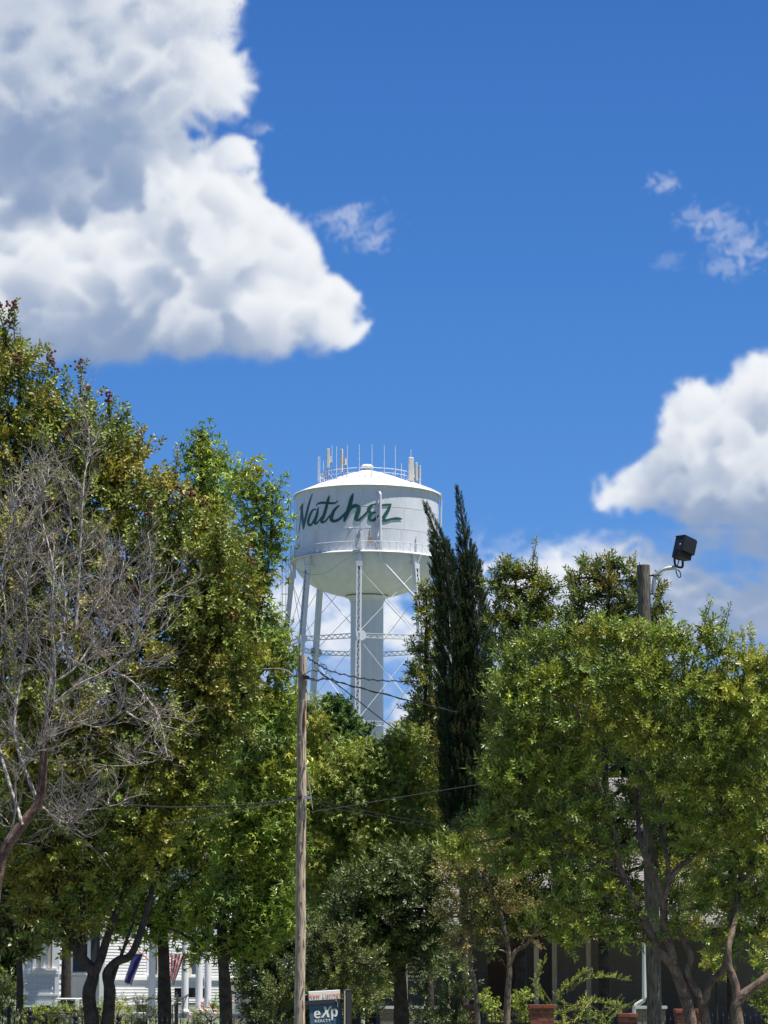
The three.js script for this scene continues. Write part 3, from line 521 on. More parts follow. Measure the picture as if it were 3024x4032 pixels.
function tree({ name, label, category = 'tree', group, base, stems = [], barkMat, blobs, leaf, mtl = LM.plain, palette, dense = 1, clump: clump0 = .5, rise = .5, shell = .5, size = [.8, 1.25], seed = 1, twigs = true, shoots = 0, pods = 0, limbR = .035, crownName = 'crown', keep, outward = 1, flat = 1 }) {
  const R = rng(seed * 97 + 5), o = thing(name, label, category, base, group), gauss = () => (R() + R() + R() + R() - 2) * 1.0;
  const paths = [];
  stems.forEach(({ pts, r, n = 'trunk' }) => {
    const c = new THREE.CatmullRomCurve3(pts, false, 'centripetal').getPoints(pts.length * 5);
    part(o, n, new Mesher().tube(c, (t) => lerp(r[0], r[1], Math.pow(t, .8)) * (1 + .07 * n2(t * 9, seed + r[0] * 50)), 9).build(), barkMat); paths.push(c);
  });
  const inst = [], wood = new Mesher(), seeds = [];
  const addSpray = (p, d, s, tint) => inst.push([p, d, s * lerp(size[0], size[1], R()), tint]);
  const all = [];
  for (const [px, py, d, rx, ry, rzm] of blobs) {
    const c = at(px, py, d), m = d / FOCAL, sh = (v) => Math.max(.06, v - Math.min(.14, v * .4)), a = V(sh(rx * m), sh(ry * m), rzm ?? sh(Math.min(rx, ry * 1.3) * m * 1.1)); all.push({ c, a, d });
  }
  for (const { c, a } of all) {
    const clump = Math.min(clump0, Math.max(.16, Math.min(a.x, a.y) * 1.1));
    let from = null, best = 1e9;
    for (const s of paths) for (const q of s) { const dd = q.distanceTo(c) + (q.y > c.y ? 1.5 * (q.y - c.y) : 0); if (dd < best) { best = dd; from = q; } }
    if (from && twigs) { const mid = from.clone().lerp(c, .5).add(V(gauss() * .15 * best * .3, .08 * best, gauss() * .2)); wood.tube([from, mid, c], [limbR * 1.3, limbR, limbR * .55], 5, false, 8); }
    const area = 4 * Math.PI * Math.pow((Math.pow(a.x * a.y, 1.6) + Math.pow(a.x * a.z, 1.6) + Math.pow(a.y * a.z, 1.6)) / 3, 1 / 1.6), count = Math.max(3, Math.round(area / (clump * clump * 1.75)));
    const off = R() * 6.28;
    for (let k = 0; k < count; k++) {
      const y = 1 - 2 * (k + .5) / count, rr = Math.sqrt(1 - y * y), ph = k * 2.39996 + off, f = 1 - shell * Math.pow(R(), 1.4) + .1 * gauss(), n = V(Math.cos(ph) * rr, y, Math.sin(ph) * rr);
      const cc = V(c.x + n.x * a.x * f, c.y + n.y * a.y * f, c.z + n.z * a.z * f), cr = clump * (.55 + .7 * R());
      if (keep && !keep(cc)) continue;
      if (cc.y < .15) continue;
      if (twigs) wood.tube([c.clone().lerp(cc, .15), c.clone().lerp(cc, .6).add(V(gauss() * .1, .05, gauss() * .1)), cc], [limbR * .5, limbR * .32, .004], 4, false);
      const hue = palette[Math.floor(clamp(.5 + .62 * n3(cc.x * .55, cc.y * .55, cc.z * .55) + .25 * (R() - .5), 0, .999) * palette.length)], cl = .82 + .36 * R();
      const m = Math.max(3, Math.round(dense * 20 * (cr / .45) * (cr / .45)));
      for (let q = 0; q < m; q++) {
        const v = V(gauss(), gauss() * .8 * flat, gauss()).multiplyScalar(cr * .54), p = cc.clone().add(v), j = cl * (.85 + .3 * R());
        if (p.y < .06) continue;
        const dirv = v.clone().normalize().multiplyScalar(.7).addScaledVector(n, outward).add(V(gauss() * .35, rise + gauss() * .3, gauss() * .35)).normalize();
        addSpray(p.addScaledVector(dirv, -.1), dirv, 1, [hue[0] * j, hue[1] * j, hue[2] * j]);
      }
      if (shoots && y > .15 && R() < shoots) {
        const L = .25 + .45 * R(), tip = cc.clone().add(V(gauss() * .2, cr * .5 + L, gauss() * .2)), j = cl; wood.tube([cc, tip], [.009, .004], 4, false);
        const st = Math.round(3 + L * 5); for (let q = 0; q < st; q++) addSpray(cc.clone().lerp(tip, .25 + .7 * q / st), V(gauss() * .6, 1, gauss() * .6).normalize(), .72, [hue[0] * j, hue[1] * j, hue[2] * j]);
        if (pods && R() < pods) for (let q = 0; q < 16; q++) seeds.push(tip.clone().add(V(gauss() * .09, -.12 + .26 * R(), gauss() * .09)));
      }
    }
  }
  const mtx = new THREE.Matrix4(), q4 = new THREE.Quaternion(), q5 = new THREE.Quaternion(), sc = V(1, 1, 1), col = new THREE.Color();
  leaf.forEach((g, v) => {
    const mine = inst.filter((_, k) => k % leaf.length === v), im = new THREE.InstancedMesh(g, mtl, mine.length);
    mine.forEach(([p, d, s, t], k) => { q4.setFromUnitVectors(UPV, d); q5.setFromAxisAngle(UPV, R() * 6.283); q4.multiply(q5); sc.setScalar(s); mtx.compose(p.sub(base), q4, sc); im.setMatrixAt(k, mtx); im.setColorAt(k, col.setRGB(...t)); });
    im.name = crownName; im.userData.kind = 'stuff'; o.add(im);
  });
  if (!wood.empty) part(o, 'branches', wood.build(), barkMat, 'stuff');
  if (seeds.length) {
    const g = new THREE.IcosahedronGeometry(.026, 0), im = new THREE.InstancedMesh(g, podMat, seeds.length); seeds.forEach((p, k) => { mtx.makeTranslation(p.x - base.x, p.y - base.y, p.z - base.z); im.setMatrixAt(k, mtx); }); im.name = 'seed_pods'; im.userData.kind = 'stuff'; o.add(im);
  }
  return o;
}
const podMat = mat({ color: lin(.14, .04, .032), roughness: .8 });
const B = { dark: bark(.12, .10, .085), gum: bark(.14, .12, .10), myrtle: bark(.34, .26, .20), grey: bark(.24, .22, .20), cedar: bark(.20, .15, .12) };
const on = (d, list) => list.map(([x, y, dd]) => at(x, y, d + (dd ?? 0)));
const foot = (px, d) => { const p = at(px, 3900, d); p.y = 0; return p; };
const bl = (d, list) => list.map(([x, y, rx, ry, dd, rz]) => [x, y, d + (dd ?? 0), rx, ry, rz]);
const P = { // reflected and passed light together
  olive: [[.29, .28, .025], [.25, .265, .025], [.21, .25, .03], [.175, .225, .03], [.28, .255, .028]],
  gum: [[.29, .37, .04], [.24, .34, .04], [.34, .40, .04], [.20, .30, .045], [.38, .40, .04]],
  green: [[.23, .30, .035], [.28, .33, .03], [.18, .25, .035], [.33, .35, .035], [.25, .32, .04]],
  laurel: [[.20, .23, .03], [.165, .21, .035], [.25, .26, .03], [.14, .19, .04], [.26, .235, .04]],
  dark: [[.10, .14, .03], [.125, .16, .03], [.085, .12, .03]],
  cyp: [[.05, .085, .035], [.06, .095, .037], [.07, .09, .035], [.04, .07, .032]],
  lime: [[.36, .42, .05], [.32, .40, .05], [.40, .42, .06]],
  brown: [[.24, .22, .05], [.28, .23, .06], [.19, .21, .05], [.30, .22, .08]],
};

// tall crape myrtle on the left, olive leaves and old seed heads
tree({
  name: 'crape_myrtle', label: 'tall olive-leaved crape myrtle at left with maroon seed heads along its top', group: 'crape myrtles', base: foot(380, 46), barkMat: B.dark, seed: 3,
  stems: [
    { pts: [foot(365, 46), ...on(46, [[361, 4032], [350, 3910], [366, 3830], [318, 3768], [285, 3690], [235, 3580], [190, 3430], [140, 3200], [110, 2800], [90, 2300], [60, 1700]])], r: [.13, .025] },
    { pts: [...on(46, [[362, 3850], [395, 3780], [420, 3700], [445, 3630], [480, 3540], [540, 3350], [560, 3000], [500, 2500], [420, 1950]])], r: [.085, .02] },
    { pts: [foot(424, 46), ...on(46, [[424, 4030], [432, 3900], [424, 3830], [462, 3785], [510, 3765], [560, 3650], [600, 3500], [660, 3250], [760, 2850], [820, 2400]])], r: [.12, .02] },
    { pts: [...on(46, [[432, 3900], [452, 3830], [478, 3760], [520, 3640], [545, 3560]])], r: [.04, .02] },
    { pts: [...on(46, [[318, 3768], [330, 3650], [325, 3520], [350, 3300], [330, 2900]])], r: [.07, .02] },
  ],
  blobs: bl(46, [[-60, 1470, 170, 170], [70, 1440, 100, 130], [60, 1640, 190, 160], [230, 1640, 150, 130], [370, 1730, 170, 150], [130, 1850, 240, 190], [480, 1890, 160, 150, .4], [330, 2000, 220, 200], [620, 2000, 150, 160], [60, 2150, 260, 220], [720, 2160, 150, 170], [500, 2230, 230, 210], [250, 2400, 250, 220], [760, 2400, 170, 190], [870, 2480, 110, 150], [560, 2560, 240, 210], [40, 2600, 240, 240], [800, 2680, 150, 170], [330, 2760, 250, 210], [640, 2870, 230, 190], [120, 2960, 240, 190], [430, 3060, 240, 180], [740, 3100, 180, 150], [230, 3280, 220, 150], [560, 3280, 200, 120], [80, 3420, 160, 110, .5], [330, 3440, 130, 90], [180, 3480, 120, 80], [440, 3540, 100, 60], [230, 3600, 90, 50], [130, 3600, 80, 50], [330, 3640, 80, 40], [180, 3690, 60, 35], [270, 3720, 50, 30], [520, 3440, 130, 80], [-120, 2000, 180, 300], [-140, 2500, 180, 300], [880, 2880, 90, 130], [850, 2090, 90, 100], [900, 2230, 100, 110], [950, 2380, 90, 110], [965, 2560, 90, 110], [960, 2740, 90, 110]]),
  leaf: G.myrtle, palette: P.olive, dense: .95, clump: .42, rise: .55, shoots: .34, pods: .9, limbR: .03,
});
// sweetgums behind it
tree({
  name: 'sweetgum_tree', label: 'bright green sweetgum with a straight dark trunk and tall narrow spire', group: 'sweetgums', base: foot(648, 56), barkMat: B.dark, seed: 5,
  stems: [
    { pts: [foot(648, 56), ...on(56, [[648, 4032], [645, 3800], [640, 3600], [660, 3200], [720, 2600], [790, 1900], [792, 1700]])], r: [.17, .02] },
    { pts: on(56, [[645, 3700], [600, 3600], [540, 3500], [470, 3430], [420, 3330]]), r: [.07, .02] },
    { pts: on(56, [[640, 3560], [720, 3480], [800, 3420], [860, 3300]]), r: [.05, .02] },
  ],
  blobs: bl(56, [[788, 1712, 18, 34], [798, 1790, 52, 60], [855, 1825, 44, 55], [765, 1830, 32, 45], [815, 1890, 78, 70], [830, 2020, 100, 110], [860, 2200, 120, 130], [860, 2420, 130, 150], [900, 2640, 130, 150], [820, 2850, 160, 150], [930, 3020, 140, 150], [760, 3180, 190, 150], [600, 3330, 190, 120], [860, 3370, 150, 120], [480, 3480, 140, 90], [740, 3530, 140, 70], [380, 3560, 130, 60], [560, 3590, 110, 55], [700, 3640, 100, 45], [300, 3470, 120, 60], [480, 3650, 90, 40], [250, 3620, 90, 45], [620, 3680, 70, 35]]),
  leaf: G.gum, palette: P.gum, dense: .8, clump: .42, rise: .25, limbR: .03,
});
tree({
  name: 'sweetgum_tree', label: 'light green sweetgum with three small spires beside the wooden pole', group: 'sweetgums', base: foot(885, 53), barkMat: B.gum, seed: 6,
  stems: [
    { pts: [foot(890, 53), ...on(53, [[890, 4032], [885, 3880], [876, 3760], [872, 3650], [900, 3450], [960, 3000], [1010, 2500], [1030, 2100], [1000, 1900]])], r: [.15, .015] },
    { pts: on(53, [[884, 3790], [905, 3720], [918, 3650], [930, 3500], [1010, 3250]]), r: [.07, .02] },
    { pts: on(53, [[872, 3755], [800, 3725], [720, 3680], [668, 3655]]), r: [.045, .02] },
    { pts: on(53, [[874, 3660], [800, 3610], [740, 3560]]), r: [.05, .02] },
    { pts: on(53, [[1015, 2480], [1060, 2200], [1070, 1990]]), r: [.03, .012] },
  ],
  blobs: bl(53, [[943, 1895, 16, 30], [945, 1960, 30, 45], [1002, 1872, 12, 26], [1006, 1940, 18, 40], [1068, 1930, 13, 30], [1066, 2000, 26, 40], [1000, 2040, 45, 50], [1085, 2080, 34, 45], [1010, 2150, 55, 70], [1085, 2170, 36, 50], [1030, 2290, 50, 80], [980, 2330, 60, 100], [1080, 2440, 40, 50], [1085, 2540, 60, 60], [1010, 2560, 90, 120], [1110, 2620, 62, 80], [1080, 2760, 85, 90], [980, 2800, 100, 120], [1110, 2880, 72, 80], [1040, 2970, 120, 120], [1130, 3060, 80, 90], [940, 3150, 120, 110], [1060, 3220, 130, 110], [1130, 3330, 90, 90], [960, 3370, 130, 110], [1090, 3480, 110, 100], [920, 3520, 120, 90], [1040, 3600, 100, 80], [1120, 3640, 80, 80], [800, 3600, 100, 60], [960, 3670, 80, 50], [800, 3700, 70, 40], [930, 3740, 60, 40], [780, 3760, 50, 28], [1010, 3740, 60, 50]]),
  leaf: G.gum, palette: P.gum, dense: .85, clump: .38, rise: .2, limbR: .022,
});
// trees between the pole and the cypress
tree({
  name: 'maple_tree', label: 'broad light green maple just right of the wooden pole', base: foot(1390, 64), barkMat: B.dark, seed: 8,
  stems: [{ pts: [foot(1390, 64), ...on(64, [[1390, 4000], [1385, 3700], [1380, 3400], [1400, 3100]])], r: [.2, .08] }],
  blobs: bl(64, [[1215, 2810, 60, 80], [1240, 2910, 80, 80], [1300, 2985, 100, 70], [1420, 3000, 110, 80], [1520, 2960, 90, 70], [1600, 2940, 70, 80], [1240, 3080, 110, 110], [1380, 3120, 150, 120], [1550, 3090, 130, 120], [1660, 3100, 80, 110], [1260, 3270, 130, 130], [1430, 3290, 150, 120], [1590, 3270, 120, 120], [1250, 3460, 120, 100], [1420, 3460, 130, 90]]),
  leaf: G.maple, palette: P.green, dense: .85, clump: .5, rise: .3,
});
tree({
  name: 'cedar_tree', label: 'dark rounded cedar far behind, below the left legs of the tower', base: foot(1345, 96), barkMat: B.cedar, seed: 9,
  stems: [{ pts: [foot(1345, 96), ...on(96, [[1345, 3600], [1340, 3000], [1325, 2780]])], r: [.25, .05] }],
  blobs: bl(96, [[1310, 2800, 55, 65], [1270, 2880, 70, 90], [1345, 2850, 60, 80], [1400, 2890, 48, 55], [1350, 2960, 100, 110], [1430, 2970, 60, 60], [1300, 3100, 150, 150]]),
  leaf: G.far, palette: [[.08, .15, .035], [.10, .17, .035], [.07, .13, .035]], mtl: LM.matte, dense: 1.3, clump: .5, rise: .6, size: [.5, .8], shell: .3,
});
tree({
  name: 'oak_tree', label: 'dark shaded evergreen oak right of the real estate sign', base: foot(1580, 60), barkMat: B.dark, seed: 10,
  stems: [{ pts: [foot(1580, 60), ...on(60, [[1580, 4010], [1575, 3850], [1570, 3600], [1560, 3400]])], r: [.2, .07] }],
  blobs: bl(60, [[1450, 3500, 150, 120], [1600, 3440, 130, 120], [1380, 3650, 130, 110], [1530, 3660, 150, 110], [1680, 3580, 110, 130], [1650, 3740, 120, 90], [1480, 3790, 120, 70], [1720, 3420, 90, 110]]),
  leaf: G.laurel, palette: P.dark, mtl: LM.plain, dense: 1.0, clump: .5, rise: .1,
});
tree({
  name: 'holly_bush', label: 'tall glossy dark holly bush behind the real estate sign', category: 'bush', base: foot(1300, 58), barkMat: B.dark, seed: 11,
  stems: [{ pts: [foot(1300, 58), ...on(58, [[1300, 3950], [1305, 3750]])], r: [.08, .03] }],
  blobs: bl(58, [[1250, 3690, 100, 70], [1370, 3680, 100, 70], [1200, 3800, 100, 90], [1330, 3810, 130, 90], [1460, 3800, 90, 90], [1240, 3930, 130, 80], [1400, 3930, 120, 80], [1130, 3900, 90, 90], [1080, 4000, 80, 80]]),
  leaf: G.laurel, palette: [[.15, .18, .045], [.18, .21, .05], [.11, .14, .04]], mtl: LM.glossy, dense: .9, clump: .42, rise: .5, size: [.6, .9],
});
// slender tree left of the cypress
tree({
  name: 'laurel_tree', label: 'loose glossy laurel against the cypress, overlapping the right tower legs', base: foot(1690, 66), barkMat: B.dark, seed: 12,
  stems: [{ pts: [foot(1690, 66), ...on(66, [[1690, 3900], [1685, 3300], [1675, 2700], [1680, 2350]])], r: [.14, .02] }],
  blobs: bl(66, [[1665, 2335, 30, 40], [1700, 2330, 40, 45], [1670, 2400, 55, 45], [1715, 2420, 50, 60], [1690, 2500, 55, 50], [1640, 2560, 40, 35], [1700, 2590, 70, 60], [1630, 2645, 45, 40], [1680, 2690, 80, 65], [1650, 2790, 75, 55], [1720, 2790, 60, 70], [1625, 2870, 50, 40], [1680, 2900, 95, 75], [1650, 3000, 90, 70], [1720, 3050, 90, 100], [1640, 3130, 90, 80], [1720, 3220, 100, 90]]),
  leaf: G.laurel, palette: P.laurel, mtl: LM.glossy, dense: .95, clump: .4, rise: .7, size: [.75, 1.1],
});
// the cypress: two spires of upright scale foliage
{
  const d = 63, spine = (list) => list.map(([x, y, w]) => ({ p: at(x, y, d), w: Math.max(.02, (w - 1) * d / FOCAL) }));
  const spires = [spine([[1662, 1958, 3], [1688, 2020, 12], [1715, 2090, 24], [1735, 2150, 34], [1752, 2230, 46], [1768, 2330, 56], [1782, 2430, 66], [1795, 2560, 74], [1802, 2750, 76], [1808, 2950, 72], [1810, 3150, 70], [1815, 3350, 62]]), spine([[1799, 1902, 3], [1808, 1960, 12], [1818, 2040, 18], [1830, 2120, 26], [1846, 2220, 36], [1860, 2330, 46], [1868, 2450, 60], [1866, 2600, 70], [1852, 2800, 78], [1838, 3000, 76], [1828, 3150, 66], [1825, 3300, 60], [1825, 3480, 40]])];
  const base = foot(1825, d), o = thing('cypress_tree', 'dark narrow cypress with two leaning pointed spires', 'tree', base), R = rng(77);
  part(o, 'trunk', tubeGeo([base, ...on(d, [[1825, 3800], [1828, 3400], [1835, 3000], [1855, 2500], [1835, 2150], [1800, 1910]])], [.12, .11, .10, .09, .07, .04, .01], 8, 30), B.cedar);
  part(o, 'trunk', tubeGeo(on(d, [[1830, 3200], [1812, 2800], [1785, 2450], [1745, 2200], [1664, 1962]]), [.1, .09, .07, .04, .008], 7, 24), B.cedar);
  const list = [];
  for (const s of spires) for (let k = 0; k < s.length - 1; k++) {
    const a = s[k], b = s[k + 1], L = a.p.distanceTo(b.p), w = (a.w + b.w) / 2, n = Math.round(L * (w * 2.2 + .06) * 700 + 24), ax = a.p.clone().sub(b.p).normalize();
    for (let q = 0; q < n; q++) {
      const t = R(), ang = R() * 6.283, rw = lerp(a.w, b.w, t), rr = rw * Math.sqrt(.25 + .75 * R()) * (1 + .22 * n2(ang * 1.4, (a.p.y - t * L) * 2.2)), o2 = V(Math.cos(ang), 0, Math.sin(ang)), p = a.p.clone().lerp(b.p, t).addScaledVector(o2, rr);
      list.push([p.addScaledVector(ax, -.14), ax.clone().multiplyScalar(1.0).addScaledVector(o2, .4).add(V((R() - .5) * .35, 0, (R() - .5) * .35)).normalize(), (.35 + .4 * R()) * clamp(rw / .2, .5, 1)]);
    }
  }
  const mtx = new THREE.Matrix4(), q4 = new THREE.Quaternion(), col = new THREE.Color();
  G.cypress.forEach((g, v) => { const mine = list.filter((_, k) => k % 2 === v), im = new THREE.InstancedMesh(g, LM.matte, mine.length); mine.forEach(([p, dv, s], k) => { q4.setFromUnitVectors(UPV, dv).multiply(new THREE.Quaternion().setFromAxisAngle(UPV, R() * 6.28)); im.setMatrixAt(k, mtx.compose(p.sub(base), q4, V(s, s, s))); const c = R() < .05 ? [.17, .12, .06] : P.cyp[Math.floor(R() * 4)], j = .8 + .5 * R(); im.setColorAt(k, col.setRGB(c[0] * j, c[1] * j, c[2] * j)); }); im.name = 'crown'; im.userData.kind = 'stuff'; o.add(im); });
}
// right: rear evergreens and the broad front myrtle
tree({
  name: 'evergreen_tree', label: 'dense olive evergreen rising right of the cypress', group: 'evergreens behind the front myrtle', base: foot(2050, 61), barkMat: B.dark, seed: 14,
  stems: [{ pts: [foot(2050, 61), ...on(61, [[2050, 3900], [2050, 3200], [2040, 2600], [2030, 2280]])], r: [.18, .02] }],
  blobs: bl(61, [[1985, 2240, 50, 42], [1955, 2300, 40, 50], [2040, 2260, 55, 45], [2110, 2280, 55, 45], [2170, 2320, 45, 45], [1985, 2340, 75, 60], [2090, 2360, 80, 65], [1960, 2430, 60, 60], [2040, 2450, 95, 70], [2160, 2420, 70, 60], [1985, 2540, 80, 70], [2120, 2540, 110, 80], [2020, 2680, 110, 90], [2180, 2660, 120, 90], [2010, 2850, 110, 130], [2160, 2860, 170, 130], [2000, 3080, 130, 140], [2170, 3090, 170, 140], [1960, 3300, 170, 130], [2170, 3320, 170, 130], [1990, 3500, 150, 100], [2190, 3530, 140, 90], [2060, 3640, 140, 70], [2260, 3660, 120, 50], [1900, 3640, 110, 80]]),
  leaf: G.laurel, palette: P.laurel, mtl: LM.glossy, dense: 1.5, clump: .4, rise: .7, shoots: .12, size: [.7, 1.05],
});
tree({
  name: 'evergreen_tree', label: 'dense olive evergreen beside the floodlight pole', group: 'evergreens behind the front myrtle', base: foot(2400, 59.5), barkMat: B.dark, seed: 15,
  stems: [{ pts: [foot(2400, 59.5), ...on(59.5, [[2380, 3900], [2380, 3200], [2390, 2600], [2400, 2240]])], r: [.18, .02] }],
  blobs: bl(59.5, [[2300, 2225, 40, 45], [2260, 2280, 50, 50], [2340, 2250, 45, 45], [2405, 2215, 38, 45], [2460, 2235, 42, 40], [2500, 2290, 45, 50], [2400, 2300, 80, 60], [2300, 2350, 75, 60], [2470, 2370, 75, 65], [2590, 2330, 26, 40], [2600, 2400, 36, 50], [2560, 2420, 50, 55], [2250, 2430, 70, 60], [2380, 2430, 100, 70], [2520, 2500, 90, 70], [2280, 2530, 100, 80], [2430, 2580, 130, 80], [2580, 2560, 90, 90, -1.2], [2330, 2740, 150, 110], [2520, 2760, 150, 110, -1], [2360, 2920, 130, 90, .6], [2600, 2960, 150, 120, -1.2], [2300, 3150, 120, 90], [2550, 3180, 150, 120, -1], [2380, 3320, 150, 110], [2640, 3350, 130, 110, -.8], [2420, 3500, 130, 90], [2640, 3520, 110, 80], [2300, 3590, 100, 60], [2570, 2680, 90, 80, -2.3], [2580, 2830, 90, 80, -2.3], [2590, 2980, 95, 85, -2.3], [2600, 3130, 95, 85, -2.3], [2640, 3270, 80, 70, -2.0], [2690, 3060, 90, 80, -2.0], [2710, 3210, 95, 80, -2.0], [2730, 3360, 90, 70, -2.0], [2650, 3420, 80, 60, -2.2], [2480, 3640, 120, 50], [2700, 3650, 90, 50]]),
  leaf: G.laurel, palette: P.laurel, mtl: LM.glossy, dense: 1.5, clump: .4, rise: .7, shoots: .14, size: [.7, 1.05],
});
tree({
  name: 'evergreen_tree', label: 'deep green evergreen at the right edge, low behind the front myrtle', group: 'evergreens behind the front myrtle', base: foot(2880, 62), barkMat: B.dark, seed: 25,
  stems: [{ pts: [foot(2880, 62), ...on(62, [[2880, 3900], [2880, 3300], [2880, 2800]])], r: [.16, .03] }],
  blobs: bl(62, [[2780, 2750, 130, 100], [2960, 2760, 130, 110], [2830, 2930, 150, 120], [3010, 2960, 120, 130], [2760, 3130, 130, 110], [2940, 3150, 150, 120], [2820, 3330, 140, 110], [3000, 3350, 130, 120], [2790, 3520, 110, 80], [2940, 3540, 130, 90], [3030, 3640, 80, 70]]),
  leaf: G.laurel, palette: P.laurel, mtl: LM.glossy, dense: .8, clump: .48, rise: .5, size: [.9, 1.3],
});
tree({
  name: 'crape_myrtle', label: 'broad glossy green crape myrtle filling the right, several smooth pale trunks', group: 'crape myrtles', base: foot(2740, 44), barkMat: B.myrtle, seed: 16,
  stems: [
    { pts: [foot(2735, 44), ...on(44, [[2723, 4032], [2693, 3910], [2645, 3795], [2598, 3747], [2550, 3652], [2496, 3544], [2442, 3422], [2420, 3300], [2380, 3150, .6], [2300, 2900, 1.1], [2250, 2650, 1.2]])], r: [.115, .02] },
    { pts: on(44, [[2650, 3800], [2640, 3740], [2618, 3666], [2608, 3544], [2571, 3436], [2527, 3340], [2510, 3180, .5], [2500, 2900, 1.1], [2480, 2600, 1.2]]), r: [.085, .02] },
    { pts: on(44, [[2609, 3560], [2632, 3463], [2625, 3368], [2600, 3250, .5], [2640, 3000, 1.1], [2700, 2700, 1.2]]), r: [.05, .015] },
    { pts: on(44, [[2630, 3480], [2670, 3420], [2713, 3388], [2790, 3310], [2850, 3150]]), r: [.05, .015] },
    { pts: [foot(2785, 44), ...on(44, [[2775, 4000], [2740, 3900], [2706, 3835], [2720, 3767], [2679, 3673], [2650, 3560]])], r: [.09, .03] },
    { pts: on(44, [[2772, 3955], [2794, 3876], [2848, 3815], [2862, 3747], [2880, 3612], [2903, 3490], [2957, 3429], [3000, 3300]]), r: [.065, .02] },
    { pts: [foot(2903, 43.5), ...on(43.5, [[2903, 4032], [2903, 3944], [2957, 3896], [3024, 3842], [3100, 3700, .3], [3130, 3300, .8], [3080, 2800, 1.4]])], r: [.12, .03] },
    { pts: on(43.5, [[2903, 3960], [2895, 3880], [2869, 3801], [2869, 3734], [2900, 3600, .3], [2915, 3400, .9], [2900, 3000, 1.6]]), r: [.08, .02] },
  ],
  blobs: bl(44, [[2010, 2590, 90, 70], [2120, 2530, 110, 70], [2250, 2500, 110, 70], [2380, 2490, 100, 70], [2500, 2510, 110, 80], [2620, 2500, 80, 70], [2700, 2540, 100, 80], [2790, 2490, 60, 70], [2840, 2560, 90, 80], [2960, 2620, 110, 80], [3060, 2640, 90, 90], [2010, 2740, 110, 100], [2120, 2690, 170, 120], [2320, 2660, 170, 120], [2520, 2680, 170, 120], [2710, 2700, 160, 120], [2890, 2730, 150, 110], [3050, 2780, 120, 130], [2000, 2900, 110, 110], [2120, 2880, 180, 120], [2320, 2860, 170, 110], [2560, 2880, 160, 120], [2740, 2890, 170, 120], [2920, 2910, 160, 120], [1985, 3070, 110, 100], [2080, 3060, 170, 100], [2260, 3030, 120, 90], [2580, 3060, 120, 90], [2760, 3070, 170, 100], [2960, 3090, 150, 110], [1930, 3230, 90, 80], [2040, 3220, 130, 90], [2200, 3200, 150, 90], [2350, 3190, 100, 60], [2680, 3200, 120, 70], [2860, 3230, 150, 90], [3020, 3280, 120, 110], [2120, 3340, 130, 70], [2950, 3400, 130, 70], [2300, 3330, 120, 60], [1800, 3330, 110, 80], [2000, 3400, 120, 60], [2260, 3440, 130, 60], [2440, 3340, 90, 50], [2380, 3500, 110, 50], [2760, 3330, 110, 60], [2820, 3480, 120, 70], [2980, 3530, 110, 70], [2760, 3580, 70, 40], [2240, 3560, 110, 45], [2900, 3640, 90, 45], [2500, 3590, 90, 45], [2160, 3620, 110, 50], [2330, 3640, 110, 50], [2430, 3690, 80, 40], [2640, 3640, 80, 40], [2800, 3680, 90, 45], [2980, 3680, 90, 50], [2230, 3710, 80, 35], [2560, 3700, 60, 35], [2870, 3740, 70, 35]]),
  leaf: G.laurel, palette: P.green, mtl: LM.glossy, dense: 1.35, clump: .38, rise: .45, shoots: .12, size: [.6, .95], limbR: .02,
});
tree({
  name: 'crape_myrtle', label: 'scraggly half-bare crape myrtle by the brick gate pillar, brownish leaves', group: 'crape myrtles', base: foot(1995, 48), barkMat: bark(.42, .34, .27), seed: 17,
  stems: [
    { pts: [foot(1990, 48), ...on(48, [[1995, 4032], [2000, 3900], [2006, 3790], [1990, 3680], [1960, 3560], [1900, 3430], [1880, 3330]])], r: [.075, .015] },
    { pts: on(48, [[2004, 3800], [2030, 3745], [2072, 3718], [2110, 3640], [2090, 3540]]), r: [.045, .012] },
    { pts: on(48, [[1992, 3700], [1960, 3660], [1925, 3640], [1860, 3560], [1800, 3480]]), r: [.03, .01] },
    { pts: [foot(1870, 48), ...on(48, [[1880, 4032], [1872, 3900], [1850, 3780], [1862, 3680], [1850, 3560]])], r: [.06, .015] },
  ],
  blobs: bl(48, [[1790, 3430, 100, 60], [1900, 3400, 100, 70], [2010, 3460, 100, 70], [1830, 3530, 110, 50], [1960, 3560, 110, 55], [2080, 3570, 90, 50], [1760, 3600, 90, 45], [1860, 3650, 80, 40], [1800, 3720, 90, 40], [1940, 3740, 60, 40], [2080, 3680, 70, 40], [1900, 3330, 100, 60]]),
  leaf: G.small, palette: P.brown, dense: .55, clump: .34, rise: .5, limbR: .014,
});
tree({
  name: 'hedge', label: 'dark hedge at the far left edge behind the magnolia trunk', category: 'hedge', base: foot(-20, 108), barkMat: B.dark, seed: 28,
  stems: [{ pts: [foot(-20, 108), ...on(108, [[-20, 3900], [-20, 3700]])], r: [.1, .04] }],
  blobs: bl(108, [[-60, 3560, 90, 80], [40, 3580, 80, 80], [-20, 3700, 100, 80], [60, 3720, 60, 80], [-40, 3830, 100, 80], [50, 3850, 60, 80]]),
  leaf: G.far, palette: [[.10, .16, .04], [.13, .19, .04]], mtl: LM.matte, dense: .9, clump: .6, rise: .3, size: [.6, .9],
});
